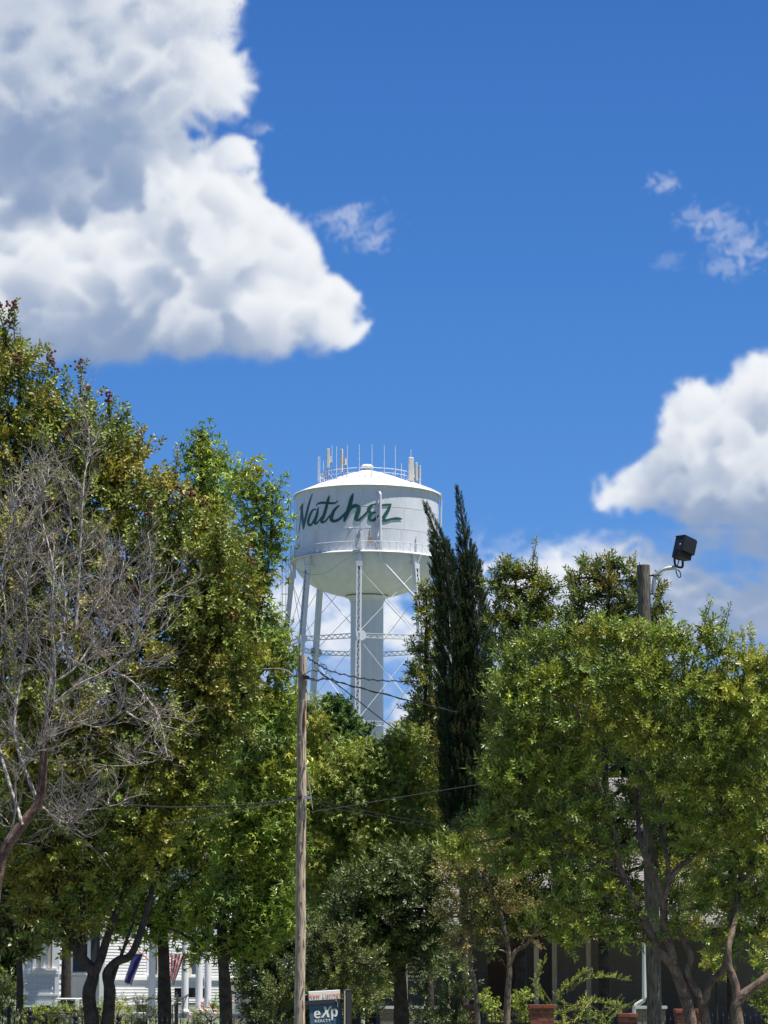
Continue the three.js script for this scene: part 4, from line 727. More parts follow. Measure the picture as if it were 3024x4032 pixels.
// dark hedge plants that close the view under the crowns
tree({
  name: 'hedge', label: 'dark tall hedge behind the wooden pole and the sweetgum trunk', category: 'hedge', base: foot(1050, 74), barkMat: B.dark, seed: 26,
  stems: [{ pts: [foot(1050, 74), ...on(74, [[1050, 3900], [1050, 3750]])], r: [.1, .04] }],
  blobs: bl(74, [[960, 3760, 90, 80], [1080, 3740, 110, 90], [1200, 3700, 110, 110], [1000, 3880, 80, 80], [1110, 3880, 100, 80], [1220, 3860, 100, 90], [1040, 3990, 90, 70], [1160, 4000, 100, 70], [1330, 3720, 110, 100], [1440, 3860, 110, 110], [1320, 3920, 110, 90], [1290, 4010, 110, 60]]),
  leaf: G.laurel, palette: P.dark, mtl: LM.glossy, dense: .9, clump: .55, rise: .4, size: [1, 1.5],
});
tree({
  name: 'added_shade_tree', label: 'added tree, mostly hidden, that shades the bay window of the white house', base: foot(262, 96.4), barkMat: B.dark, seed: 27,  // added tree, hidden by the front crowns, keeps sun and sky off the bay
  stems: [{ pts: [foot(262, 96.4), ...on(96.4, [[262, 3700], [270, 3400], [280, 3150]])], r: [.2, .08] }],
  blobs: bl(97, [[60, 3180, 100, 90], [150, 3260, 110, 80], [250, 3180, 120, 90], [330, 3260, 80, 80], [120, 3060, 120, 90], [260, 3030, 110, 80], [200, 3380, 110, 50], [90, 3350, 90, 60], [40, 3120, 130, 80, -3], [200, 3130, 130, 80, -3.2], [340, 3120, 100, 80, -3], [130, 3230, 140, 60, -3.4], [300, 3230, 110, 60, -3.2]]),
  leaf: G.far, palette: [[.10, .16, .04], [.13, .19, .04], [.085, .14, .04]], mtl: LM.matte, dense: 1, clump: .6, rise: .3, size: [.6, .9],
});
// magnolia at the far left
tree({
  name: 'magnolia_tree', label: 'magnolia with large pale-backed leaves at the left edge by the bay window', base: foot(75, 62), barkMat: B.dark, seed: 18,
  stems: [{ pts: [foot(75, 62), ...on(62, [[78, 3950], [76, 3800], [62, 3650], [40, 3400]])], r: [.1, .04] }],
  blobs: bl(62, [[30, 3420, 120, 80], [120, 3440, 80, 70], [-20, 3560, 90, 90], [70, 3560, 90, 70], [130, 3640, 70, 55], [40, 3690, 80, 60], [110, 3730, 60, 45], [150, 3690, 40, 40], [-60, 3700, 80, 100]]),
  leaf: G.magnolia, palette: [[.18, .21, .06], [.22, .23, .07], [.15, .18, .05], [.40, .38, .2]], mtl: LM.glossy, dense: .9, clump: .45, rise: .4,
});
// the bare grey tree in front
{
  const d = 38, base = foot(-60, d), o = thing('bare_tree', 'leafless silvery grey tree leaning in at the left edge', 'tree', base), R = rng(41), g = () => R() + R() + R() - 1.5;
  const silver = dataTex(128, 256, (u, v) => { const a = smooth(ring(u, v, 6, 9, 4), -.35, .25), k = .9 + .22 * ring(u, v, 20, 30, 2); return [lerp(.60, .84, a) * k, lerp(.52, .82, a) * k, lerp(.46, .78, a) * k]; });
  const sm = mat({ map: silver, roughness: .95, bumpMap: barkBump, bumpScale: .006 }), tw = new Mesher();
  part(o, 'trunk', tubeGeo([base, ...on(d, [[-60, 3900], [-30, 3600], [15, 3356], [87, 3247], [152, 3160], [170, 3020], [174, 2885], [203, 2777]])], [.10, .09, .08, .075, .07, .062, .054, .046, .036], 10, 44), bark(.36, .24, .18));
  const limbs = [
    [[203, 2777], [300, 2700], [430, 2640], [510, 2570], [560, 2460], [590, 2400], [665, 2330]], [[174, 2885], [190, 2700], [230, 2560], [300, 2480], [370, 2400], [400, 2330]],
    [[152, 3160], [60, 2900], [80, 2700], [110, 2500], [100, 2300], [140, 2100], [160, 1950]], [[203, 2777], [215, 2600], [200, 2440], [215, 2250], [160, 2000], [190, 1880]],
    [[300, 2480], [310, 2300], [320, 2100], [330, 1900], [350, 1740], [330, 1600]], [[87, 3247], [0, 2950], [-40, 2700], [20, 2450], [10, 2250], [60, 2050], [75, 1900]],
    [[430, 2640], [510, 2670], [590, 2760], [620, 2830], [650, 2930], [610, 2990], [520, 3010]], [[152, 3160], [230, 3230], [280, 3240], [330, 3190], [390, 3180], [510, 3150]],
    [[80, 2980], [150, 2990], [230, 3010], [245, 3130], [270, 3230]], [[174, 2885], [300, 2850], [390, 2860], [480, 2800]], [[510, 2570], [545, 2440], [560, 2300], [590, 2180], [585, 2100]],
    [[190, 2700], [300, 2620], [380, 2500], [420, 2400], [430, 2250], [400, 2130]], [[100, 2300], [40, 2200], [30, 2080], [60, 1950]], [[20, 2450], [90, 2350], [120, 2200], [90, 2050]], [[230, 2560], [260, 2400], [250, 2200], [280, 2050], [260, 1900]],
    [[15, 3356], [60, 3200], [70, 3050], [140, 2950], [200, 2900]], [[300, 2700], [380, 2600], [440, 2480], [460, 2350], [480, 2250]], [[-30, 3500], [-60, 3100], [-20, 2800], [60, 2650], [40, 2500]], [[500, 2800], [560, 2830], [600, 2800]],
  ];
  const twig = (p, dir, len, r, lvl) => {
    const n = 5, pts = [p.clone()], q = p.clone(), dv = dir.clone();
    for (let k = 0; k < n; k++) { dv.add(V(g() * .42, .07 + g() * .36, g() * .42)).normalize(); q.addScaledVector(dv, len / n); pts.push(q.clone()); }
    tw.tube(pts, [r, r * .85, r * .7, r * .55, r * .4, r * .25], lvl ? 4 : 5, false);
    if (lvl < 2) { const m = lvl ? 2 : 4; for (let k = 0; k < m; k++) { const i = 1 + Math.floor(R() * (n - 1)); twig(pts[i], dv.clone().multiplyScalar(.6).add(V(g() * .8, g() * .6 + .15, g() * .8)).normalize(), len * (.45 + .35 * R()), r * .55, lvl + 1); } }
  };
  limbs.forEach((l, n) => {
    const dz = n % 3 * .5 - .5, pts = l.map(([x, y], k) => at(x + g() * 6, y + g() * 6, d + dz * smooth(k, 0, 2) + g() * .12)), c = new THREE.CatmullRomCurve3(pts, false, 'centripetal').getPoints(pts.length * 5), r0 = n < 6 ? .027 : .017;
    part(o, 'branch', new Mesher().tube(c, (t) => lerp(r0, .006, Math.pow(t, .7)), 6).build(), sm);
    for (let k = 3; k < c.length; k++) if (R() < .62) { const along = c[k].clone().sub(c[k - 1]).normalize(); if (R() < .5 && c[k].x < base.x + 2.0) twig(c[k], V(g(), g() * .6 + .4, g()).normalize(), .3 + .4 * R(), .0065, 0); twig(c[k], along.multiplyScalar(.7).add(V(g() * .9, g() * .7 + .12, g() * .9)).normalize(), .25 + .5 * R(), .008, 0); }
  });
  part(o, 'twigs', tw.build(), sm, 'stuff');
}
// ---------------------------------------------------------------- poles, wires, lamp
{
  const d = 49, base = foot(1180, d), top = at(1191, 2582, d), o = thing('utility_pole', 'weathered grey wooden utility pole standing before the trees at center', 'pole', base);
  const wood = mat({ color: lin(.98, .88, .78), map: poleMap, bumpMap: poleBump, bumpScale: .012, roughness: .95 }), R = rng(8);
  const pts = Array.from({ length: 25 }, (_, k) => base.clone().lerp(top, k / 24).add(V(Math.sin(k * .9) * .006, 0, 0)));
  part(o, 'shaft', new Mesher().tube(pts, (t) => lerp(.092, .0755, t) * (1 + .02 * n2(t * 14, 4)), 20).build(), wood);
  const bare = mat({ color: lin(.42, .17, .09), map: poleMap, roughness: .95 });
  const flake = (x0, y0, x1, y1, w, m) => { const a = at(x0, y0, d), b = at(x1, y1, d), ms = new Mesher(); a.z += .076; b.z += .08; ms.tube([a, a.clone().lerp(b, .3), a.clone().lerp(b, .7), b], [.003, w, w, .003], 5); part(o, 'peeled_patch', ms.build(), m); };
  flake(1199, 2782, 1199, 2890, .017, bare); flake(1191, 2870, 1193, 3000, .006, wood); flake(1196, 3230, 1194, 3352, .006, M.black); flake(1190, 3960, 1191, 4060, .005, M.black);
  const strap = [at(1212, 3045, d), at(1216, 3090, d), at(1224, 3140, d), at(1231, 3188, d)]; part(o, 'hanging_splinter', tubeGeo(strap, [.012, .014, .012, .007], 5), wood);
  for (const [x, y] of [[1179, 2895], [1181, 2928], [1189, 3128], [1179, 3165], [1196, 3202], [1199, 3020], [1184, 3315], [1191, 3352], [1186, 3550], [1181, 3685], [1190, 2762], [1196, 3890]]) { const p = at(x, y, d); p.z += .078; part(o, 'bolt', new THREE.CylinderGeometry(.014, .017, .05, 6).rotateX(Math.PI / 2).translate(p.x, p.y, p.z + .01), M.alu); }
  part(o, 'wire_clamp', boxGeo(at(1206, 2668, d - .1), V(.05, .03, .03)), M.black); part(o, 'wire_clamp', boxGeo(at(1213, 3140, d - .1), V(.06, .025, .025)), M.alu); part(o, 'wire_clamp', boxGeo(at(1174, 3142, d - .1), V(.05, .025, .025)), M.black);
  // wires: each from the pole to where it ends
  const wire = (name, label, list, r, m = M.cable, n = 40) => { const p = list.map(([x, y, dd]) => at(x, y, dd - 6)), o2 = thing(name, label, 'wire', p[0].clone()); part(o2, 'strand', tubeGeo(p, r, 5, n), m); return o2; };
  const twist = (o2, list, r, turns) => { const c = new THREE.CatmullRomCurve3(list.map(([x, y, dd]) => at(x, y, dd - 6)), false, 'centripetal'), q = c.getPoints(160).map((p, k) => p.add(V(0, Math.cos(k * turns) * .02, Math.sin(k * turns) * .02))); part(o2, 'strand', tubeGeo(q, r, 4), M.cable); };
  const A = [[1212, 2590, 55], [1250, 2615, 55.5], [1290, 2637, 56], [1370, 2660, 58], [1450, 2675, 60], [1530, 2681, 63], [1640, 2682, 67]];
  twist(wire('service_cable', 'twisted black cable from the top of the wooden pole to the right', A, .008), A, .007, .5);
  const Bq = [[1206, 2663, 54.9], [1240, 2677, 55.2], [1290, 2672, 56], [1340, 2688, 57], [1430, 2712, 59], [1560, 2745, 62], [1720, 2785, 66], [1800, 2804, 68]];
  twist(wire('service_cable', 'thickest black cable running down right from the pole past the tower', Bq, .011), Bq, .007, .35);
  wire('service_cable', 'single black cable falling steeply from the pole across the tower leg', [[1252, 2640, 55.2], [1300, 2675, 56], [1350, 2712, 57.5], [1430, 2775, 60], [1520, 2845, 63], [1600, 2905, 66]], .010);
  wire('cable_loop', 'loop of slack black cable beside the top of the pole', [[1206, 2668, 54.9], [1235, 2680, 54.9], [1270, 2668, 55], [1288, 2640, 55.1], [1280, 2618, 55.2], [1258, 2616, 55.1], [1252, 2632, 55], [1262, 2650, 55], [1290, 2672, 55.3]], .008);
  wire('service_cable', 'pale grey cable reaching the pole from the trees at left', [[700, 2598, 60], [900, 2622, 57.5], [1040, 2634, 56], [1100, 2633, 55.4], [1135, 2642, 55.2], [1160, 2660, 55], [1206, 2660, 54.9]], .009, mat({ color: lin(.28, .28, .29), roughness: .6 }));
  wire('cable_loop', 'thin cable drooping below the pale cable left of the pole', [[1137, 2645, 55.1], [1150, 2664, 55], [1172, 2662, 55], [1200, 2655, 54.9], [1225, 2640, 54.9], [1250, 2645, 55.1]], .009);
  wire('telephone_wire', 'upper thin wire leaving the pole rightwards halfway up', [[1213, 3140, 54.9], [1340, 3172, 57], [1500, 3205, 60], [1700, 3245, 64], [1900, 3290, 69]], .007);
  wire('telephone_wire', 'lower thin wire leaving the pole rightwards halfway up', [[1213, 3145, 54.9], [1300, 3178, 56.5], [1430, 3205, 59], [1600, 3240, 63], [1880, 3300, 69]], .007);
  wire('telephone_wire', 'faint wire rising to the right behind the pole', [[1225, 3197, 56], [1400, 3170, 58], [1600, 3135, 61], [1880, 3090, 66], [2000, 3070, 68]], .009);
  wire('telephone_wire', 'upper wire reaching the pole halfway up from the left trees', [[500, 3168, 48.2], [700, 3178, 50], [900, 3172, 51], [1060, 3158, 53], [1174, 3141, 54.9]], .010);
  wire('telephone_wire', 'lower wire sloping up to the pole halfway up from the left', [[640, 3245, 46], [800, 3222, 48], [960, 3190, 50], [1080, 3165, 53], [1174, 3144, 54.9]], .007);
}
{
  const d = 58, k = d / FOCAL, base = foot(2578, d), top = at(2533, 2226, d), o = thing('light_pole', 'dark wooden pole on the right, its top carrying a floodlight arm', 'pole', base);
  const wood = mat({ color: lin(.30, .29, .25), map: poleMap, bumpMap: poleBump, bumpScale: .012, roughness: .95 });
  part(o, 'shaft', new Mesher().tube(Array.from({ length: 21 }, (_, q) => base.clone().lerp(top, q / 20)), (t) => lerp(.15, .13, t) * (1 + .015 * n2(t * 20, 9)), 20).build(), wood);
  const pole = [at(2574, 2342, d), at(2574, 2300, d), at(2577, 2280, d), at(2590, 2258, d), at(2612, 2243, d), at(2634, 2238, d), at(2662, 2235, d)]; for (const p of pole) p.z += .02;
  part(o, 'curved_arm', tubeGeo(pole, [.043, .043, .043, .041, .038, .038, .038], 10, 28), M.alu);
  part(o, 'arm_sleeve', tubeGeo([at(2628, 2238, d).add(V(0, 0, .02)), at(2661, 2235, d).add(V(0, 0, .02))], .045, 10), M.alu);
  for (const y of [2267, 2339]) part(o, 'arm_bracket', boxGeo(at(2566, y, d).add(V(0, 0, .02)), V(.1, .012, .04)), M.black);
  part(o, 'bracket_plate', boxGeo(at(2560, 2305, d).add(V(0, 0, .03)), V(.012, .2, .03)), M.alu);
  part(o, 'bracket_arm', boxGeo(at(2590, 2267, d).add(V(0, 0, .05)), V(.05, .008, .02)), M.black);
  part(o, 'lamp_cable', tubeGeo([at(2568, 2262, d - .1), at(2575, 2264, d - .12), at(2594, 2288, d - .14), at(2606, 2315, d - .14), at(2607, 2335, d - .12), at(2598, 2347, d - .1), at(2575, 2342, d - .08)], .011, 5, 30), M.cable);
  part(o, 'wire_hook', tubeGeo([at(2507, 2260, d), at(2490, 2262, d), at(2483, 2256, d), at(2490, 2252, d)], .012, 5, 12), M.steel);
  // the floodlight itself
  const c = at(2691, 2160, d), f = thing('floodlight', 'black box floodlight tilted on the curved arm against the clouds', 'light', at(2672, 2232, d));
  const q = new THREE.Quaternion().setFromEuler(new THREE.Euler(-.12, .62, -.235, 'ZXY')), box = (name, x, y, z, hx, hy, hz, m, par = f, r = .008) => { const g = new RoundedBoxGeometry(hx * 2, hy * 2, hz * 2, 2, r); g.translate(x, y, z); g.applyQuaternion(q); g.translate(c.x, c.y, c.z); return part(par, name, g, m); };
  const hull = box('housing', 0, 0, 0, .155, .215, .125, M.black);
  box('visor', .0, .045, .155, .16, .155, .04, M.black, hull); box('back_fin', -.02, -.13, -.13, .1, .09, .03, M.black, hull); box('lid', 0, .222, .01, .165, .008, .15, M.black, hull);
  box('handle', .06, .25, .02, .05, .02, .03, M.steel, hull); box('side_latch', -.16, -.05, .02, .01, .05, .06, M.black, hull); box('hinge_bolt', -.158, .03, .06, .012, .018, .018, M.alu, hull);
  const yk = part(f, 'yoke', new Mesher().tube([at(2656, 2198, d - .05), at(2658, 2222, d - .05), at(2666, 2231, d - .05), at(2686, 2233, d - .05), at(2688, 2210, d - .05)], .026, 6, true, 20).build(), M.black);
  part(f, 'yoke_strut', tubeGeo([at(2668, 2226, d - .05), at(2674, 2205, d - .05)], .012, 5), M.black);
  part(f, 'cable_loop', tubeGeo([at(2662, 2238, d), at(2664, 2258, d), at(2673, 2273, d), at(2680, 2272, d), at(2678, 2254, d), at(2668, 2242, d)], .011, 5, 26), M.cable);
}
// ---------------------------------------------------------------- sign
const { FontLoader } = await import('three/addons/loaders/FontLoader.js');
const { TextGeometry } = await import('three/addons/geometries/TextGeometry.js');
const loader = new FontLoader(), bold = await loader.loadAsync('fonts/droid/droid_sans_bold.typeface.json'), thinFont = await loader.loadAsync('fonts/droid/droid_sans_regular.typeface.json');
{
  const d = 50, m = d / FOCAL, base = foot(1368, d), o = thing('real_estate_sign', 'black post sign reading New Listing over a slate blue panel, beside the pole', 'sign', base);
  const tilt = new THREE.Quaternion().setFromEuler(new THREE.Euler(0, .28, .055)), frame = mat({ color: lin(.03, .032, .035), roughness: .5 }), rider = at(1277, 3919, d), panel = at(1283, 4001, d);
  part(o, 'post', boxGeo(V(base.x, (rider.y + .05) / 2 + .02, base.z), V(.05, (rider.y + .08) / 2, .05), yaw(.55)), frame);
  part(o, 'post_cap', new THREE.ConeGeometry(.08, .03, 4).rotateY(.78 + .55).translate(base.x, rider.y + .1, base.z), frame);
  part(o, 'cross_arm', boxGeo(at(1290, 3945, d), V(.4, .03, .03), tilt), frame);
  part(o, 'sunlit_edge', boxGeo(V(base.x - .045, (rider.y + .05) / 2, base.z + .06), V(.012, (rider.y + .1) / 2, .006), yaw(.3)), mat({ color: lin(.45, .38, .3) }));  // tan strip colours in the sunlit edge of the black post
  const plate = (name, c, w, h, mt) => part(o, name, new RoundedBoxGeometry(w, h, .016, 2, .007).applyQuaternion(tilt).translate(c.x, c.y, c.z), mt);
  const white = mat({ color: lin(.82, .82, .80), roughness: .5 }), blue = mat({ color: lin(.052, .125, .20), roughness: .45 });
  const rp = plate('rider_panel', rider, .555, .155, white), bp = plate('main_panel', panel, .57, .40, blue);
  part(rp, 'rider_border', boxGeo(rider.clone().add(V(0, 0, -.012)), V(.292, .09, .003), tilt), frame);
  for (const sx of [-.2, .2]) { const p = at(1283, 3956, d).add(V(sx, sx * .055, 0)); part(o, 'hook', tubeGeo([p.clone().add(V(0, .03, .01)), p.clone().add(V(0, -.05, .012))], .008, 5), M.alu); part(o, 'rider_bracket', boxGeo(at(1277, 3939, d).add(V(sx, sx * .055, 0)), V(.01, .03, .008)), M.alu); }
  const text = (parent, s, font, size, x, y, c, mt, shear = 0, space = 0, dy = .0) => {
    const list = []; let px = 0;
    for (const ch of s) { if (ch === ' ') { px += size * .42; continue; } const g = new TextGeometry(ch, { font, size, depth: .003, curveSegments: 4 }); g.computeBoundingBox(); const w = g.boundingBox.max.x - Math.min(0, g.boundingBox.min.x); if (ch !== '!') g.translate(px, 0, 0); else g.translate(px, 0, 0); list.push(g.deleteAttribute('uv')); px += w + size * .1 + space; }
    const all = mergeGeometries(list.map((g) => g.index ? g.toNonIndexed() : g)); all.applyMatrix4(new THREE.Matrix4().set(1, shear, 0, -px / 2, 0, 1, 0, 0, 0, 0, 1, 0, 0, 0, 0, 1)); all.translate(x, y, .0115 + dy); all.applyQuaternion(tilt); all.translate(c.x, c.y, c.z); part(parent, 'lettering', all, mt);
  };
  text(rp, 'New Listing!', thinFont, .07, 0, -.035, rider, mat({ color: lin(.80, .24, .07), roughness: .6 }), .18);
  text(bp, 'e', bold, .165, -.15, -.025, panel, white); text(bp, 'X', bold, .18, -.005, -.02, panel, white, .3, 0, .001); text(bp, 'p', bold, .175, .15, -.015, panel, white);
  text(bp, 'REALTY', bold, .046, -.06, -.095, panel, white, 0, .008);
}
// ---------------------------------------------------------------- brick pillars and iron fences
const brickMap = dataTex(128, 128, grain([.85, .82, .8], [.25, .25, .25], [[6, 6, .5], [24, 24, .5], [60, 60, .6]]));
const brickMats = [[.36, .115, .07], [.42, .14, .085], [.30, .10, .065], [.38, .16, .11]].map((c) => mat({ color: lin(...c), map: brickMap, roughness: .95 }));
const creamBricks = [[.33, .29, .21], [.38, .34, .25], [.28, .25, .19]].map((c) => mat({ color: lin(...c), map: brickMap, roughness: .95 }));
const mortar = mat({ color: lin(.38, .35, .31), roughness: 1 }), iron = mat({ color: lin(.018, .018, .02), roughness: .5 });
const brickGeo = new RoundedBoxGeometry(1, 1, 1, 1, .06);
function brickPier(parent, c, w, dp, h, mats, seed, cap = true) {
  const R = rng(seed), ch = .072, n = Math.round(h / ch);
  part(parent, 'mortar_core', boxGeo(V(c.x, h / 2, c.z), V(w / 2 - .012, h / 2 - .004, dp / 2 - .012)), mortar);
  for (let k = 0; k < n; k++) {
    const grow = cap && k >= n - 2 ? .03 * (k - n + 3) * .8 : 0, W = w + grow, D = dp + grow, y = (k + .5) * ch;
    for (const [len, ax, off] of [[W, 0, D / 2], [W, 0, -D / 2], [D, 1, W / 2], [D, 1, -W / 2]]) {
      const m = Math.max(1, Math.round(len / .21)), s = len / m, sh = k % 2 ? s / 2 : 0;
      for (let q = 0; q < m + (k % 2 ? 1 : 0); q++) {
        let a = -len / 2 + q * s - sh, b = a + s; a = Math.max(a, -len / 2 + (ax ? .1 : 0)); b = Math.min(b, len / 2 - (ax ? .1 : 0)); if (b - a < .03) continue;
        const mid = (a + b) / 2, L = b - a - .011, o = off - Math.sign(off) * .05;
        place(parent, 'brick', brickGeo, mats[Math.floor(R() * mats.length)], ax ? V(c.x + o, y, c.z + mid) : V(c.x + mid, y, c.z + o), null, ax ? V(.1, ch - .011, L) : V(L, ch - .011, .1 + (R() - .5) * .008));
      }
    }
  }
}
const pillars = [[1850, 62, .30, 'small red brick pillar left of the scraggly myrtle', 3955], [2132, 50, .41, 'red brick gate pillar beside the arching lime shrub', 3960], [2468, 50, .29, 'low red brick pillar next to the white downspout', 3992], [2707, 50, .42, 'red brick gate pillar behind the smooth myrtle trunks', 3974]];
pillars.forEach(([px, d, w, label, top], k) => { const b = foot(px, d), h = at(px, top, d).y, o = thing('brick_pillar', label, 'pillar', b, 'brick pillars of the iron fence'); brickPier(o, b, w, w, h, brickMats, 30 + k); });
function ironFence(label, px0, d0, px1, d1, yTip, gap, finials = []) {
  const a = foot(px0, d0), b = foot(px1, d1), L = a.distanceTo(b), h = at((px0 + px1) / 2, yTip, (d0 + d1) / 2).y, o = thing('iron_fence', label, 'fence', a.clone(), 'black iron fences'), n = Math.round(L / gap), dir = b.clone().sub(a).normalize();
  const shaft = new THREE.CylinderGeometry(.009, .009, 1, 5), tip = new THREE.ConeGeometry(.018, .07, 5);
  for (let k = 0; k <= n; k++) { const p = a.clone().lerp(b, k / n), hh = h - (k % 2 ? .05 : 0), pk = place(o, 'picket', shaft, iron, V(p.x, hh / 2, p.z), null, V(1, hh - .06, 1)); place(o, 'spear_tip', tip, iron, V(p.x, hh - .035, p.z)); }
  for (const y of [.16, h - .22]) part(o, 'rail', boxGeo(V((a.x + b.x) / 2, y, (a.z + b.z) / 2), V(L / 2, .016, .01), yaw(-Math.atan2(dir.z, dir.x))), iron);
  for (const [px, y] of finials) { const d = lerp(d0, d1, (px - px0) / (px1 - px0)), p = foot(px, d), t = at(px, y, d).y; part(o, 'fence_post', new THREE.LatheGeometry([[.0, 0], [.03, 0], [.03, t - .2], [.045, t - .19], [.04, t - .16], [.02, t - .15], [.045, t - .11], [.05, t - .08], [.03, t - .04], [.01, t - .02], [.004, t]].map(([r, yy]) => new THREE.Vector2(r, yy)), 8).translate(p.x, 0, p.z), iron); }
}
ironFence('black iron picket fence between the brick pillars at center right', 1885, 51, 2085, 50.2, 3978, .095);
ironFence('black iron picket fence with bright tips behind the right myrtle trunks', 2760, 50, 3060, 49.5, 3984, .095);
ironFence('low black iron fence between the low pillar and gate pillar', 2505, 50, 2660, 50, 4000, .1);
ironFence('black iron fence with urn finials along the bottom left', -60, 48, 640, 48, 3992, .1, [[37, 3958], [120, 3962], [300, 3984], [470, 3986]]);
ironFence('shadowed black iron fence at bottom below the rose bush', 660, 49, 1130, 49.5, 4004, .11);
// ---------------------------------------------------------------- houses
const sideMap = dataTex(256, 64, grain([.93, .93, .92], [.05, .05, .06], [[12, 2, .7], [60, 8, .6], [4, 3, .6]]));
const unit = new THREE.BoxGeometry(1, 1, 1);
const H = {
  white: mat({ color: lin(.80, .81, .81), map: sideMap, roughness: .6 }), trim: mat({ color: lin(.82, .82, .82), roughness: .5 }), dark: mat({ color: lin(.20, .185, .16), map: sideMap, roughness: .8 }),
  glass: new THREE.MeshPhysicalMaterial({ color: lin(.03, .035, .04), roughness: .06, specularIntensity: 1 }), curtain: mat({ color: lin(.55, .50, .40), roughness: .9 }), shutter: mat({ color: lin(.02, .025, .03), roughness: .6 }),
  shingle: [[.30, .28, .26], [.34, .32, .29], [.26, .245, .23], [.36, .33, .30]].map((c) => mat({ color: lin(...c), map: rough, roughness: .95 })), tan: mat({ color: lin(.42, .38, .30), map: sideMap, roughness: .8 }), gutter: mat({ color: lin(.62, .62, .57), roughness: .45 }),
};
// boards of one wall, each laid over the one below; holes are [from, to, low, high] along the wall
function clapboards(wall, A, B, y0, y1, m, step = .105, holes = []) {
  const L = Math.hypot(B.x - A.x, B.z - A.z), ang = -Math.atan2(B.z - A.z, B.x - A.x), q = yaw(ang).multiply(new THREE.Quaternion().setFromAxisAngle(V(1, 0, 0), -.14)), nx = -(B.z - A.z) / L, nz = (B.x - A.x) / L;
  part(wall, 'sheathing', boxGeo(V((A.x + B.x) / 2 - nx * .06, (y0 + y1) / 2, (A.z + B.z) / 2 - nz * .06), V(L / 2, (y1 - y0) / 2, .04), yaw(ang)), m);
  for (let y = y0; y < y1 - .01; y += step) {
    let runs = [[0, L]];
    for (const [a, b, lo, hi] of holes) if (y + step > lo && y < hi) runs = runs.flatMap(([s, e]) => b <= s || a >= e ? [[s, e]] : [[s, a], [b, e]].filter(([u, v]) => v - u > .02));
    for (const [s, e] of runs) { const t = (s + e) / 2 / L; place(wall, 'clapboard', unit, m, V(lerp(A.x, B.x, t), y + step / 2, lerp(A.z, B.z, t)), q, V(e - s, step + .012, .018)); }
  }
}
function group(parent, name) { const g = new THREE.Group(); g.name = name; parent.add(g); basis.set(g, basis.get(parent)); return g; }
function windowIn(house, c, w, h, ang, bars = true, curtain = true, shutters = false) {
  const g = group(house, 'window'), q = yaw(ang), X = V(Math.cos(ang), 0, -Math.sin(ang)), N = V(Math.sin(ang), 0, Math.cos(ang)), p = (x, y, z) => c.clone().addScaledVector(X, x).addScaledVector(N, z).add(V(0, y, 0));
  for (const s of [-1, 1]) { part(g, 'jamb', boxGeo(p(s * (w / 2 + .05), 0, .02), V(.055, h / 2 + .1, .035), q), H.trim); if (shutters) part(g, 'shutter', boxGeo(p(s * (w / 2 + .32), 0, .02), V(.2, h / 2 + .05, .02), q), H.shutter); }
  part(g, 'head', boxGeo(p(0, h / 2 + .06, .025), V(w / 2 + .14, .06, .045), q), H.trim); part(g, 'sill', boxGeo(p(0, -h / 2 - .05, .05), V(w / 2 + .16, .035, .08), q), H.trim);
  if (bars) part(g, 'sash_bar', boxGeo(p(0, 0, .0), V(w / 2, .025, .02), q), H.trim);
  for (const s of bars ? [-1, 1] : [0]) part(g, 'pane', boxGeo(p(0, s * h / 4, -.015), V(w / 2, bars ? h / 4 - .03 : h / 2, .004), q), s > 0 && curtain ? H.glass : H.glass);
  if (curtain) for (const s of [-1, 1]) { const ms = new Mesher(); for (let k = 0; k < 6; k++) ms.tube([p(s * (w / 2 - .03 - k * w * .07), h / 2, .012 - .001 * k), p(s * (w / 2 - .02 - k * w * .045), -h / 2, .012)], w * .03, 5, false); part(g, 'curtain', ms.build(), H.curtain); }
}
function roofPlane(house, A, B, C, D, mats, step = .15, seed = 1) { // eave A-B, ridge D-C, courses of shingles stepping up
  const R = rng(seed), L = A.distanceTo(D), n = Math.round(L / step), roof = group(house, 'roof');
  const under = new THREE.BufferGeometry(); under.setAttribute('position', new THREE.Float32BufferAttribute([A, B, C, D].flatMap((p) => [p.x, p.y - .05, p.z]), 3)); under.setIndex([0, 1, 2, 0, 2, 3]); under.computeVertexNormals(); part(roof, 'roof_deck', under, mats[2]);
  for (let k = 0; k < n; k++) {
    const a = A.clone().lerp(D, k / n), b = B.clone().lerp(C, k / n), a2 = A.clone().lerp(D, (k + 1.25) / n), b2 = B.clone().lerp(C, (k + 1.25) / n), g = new THREE.BufferGeometry(); a.y += .018; b.y += .018;
    const lo = [a.clone().add(V(0, -.014, 0)), b.clone().add(V(0, -.014, 0))]; g.setAttribute('position', new THREE.Float32BufferAttribute([a, b, b2, a2, lo[0], lo[1], b, a].flatMap((p) => [p.x, p.y, p.z]), 3)); const w = a.distanceTo(b); g.setAttribute('uv', new THREE.Float32BufferAttribute([0, k, w, k, w, k + 1, 0, k + 1, 0, 0, w, 0, w, .1, 0, .1], 2)); g.setIndex([0, 1, 2, 0, 2, 3, 4, 5, 6, 4, 6, 7]); g.computeVertexNormals();
    part(roof, 'shingle_course', g, mats[Math.floor(R() * mats.length)]);
  }
}
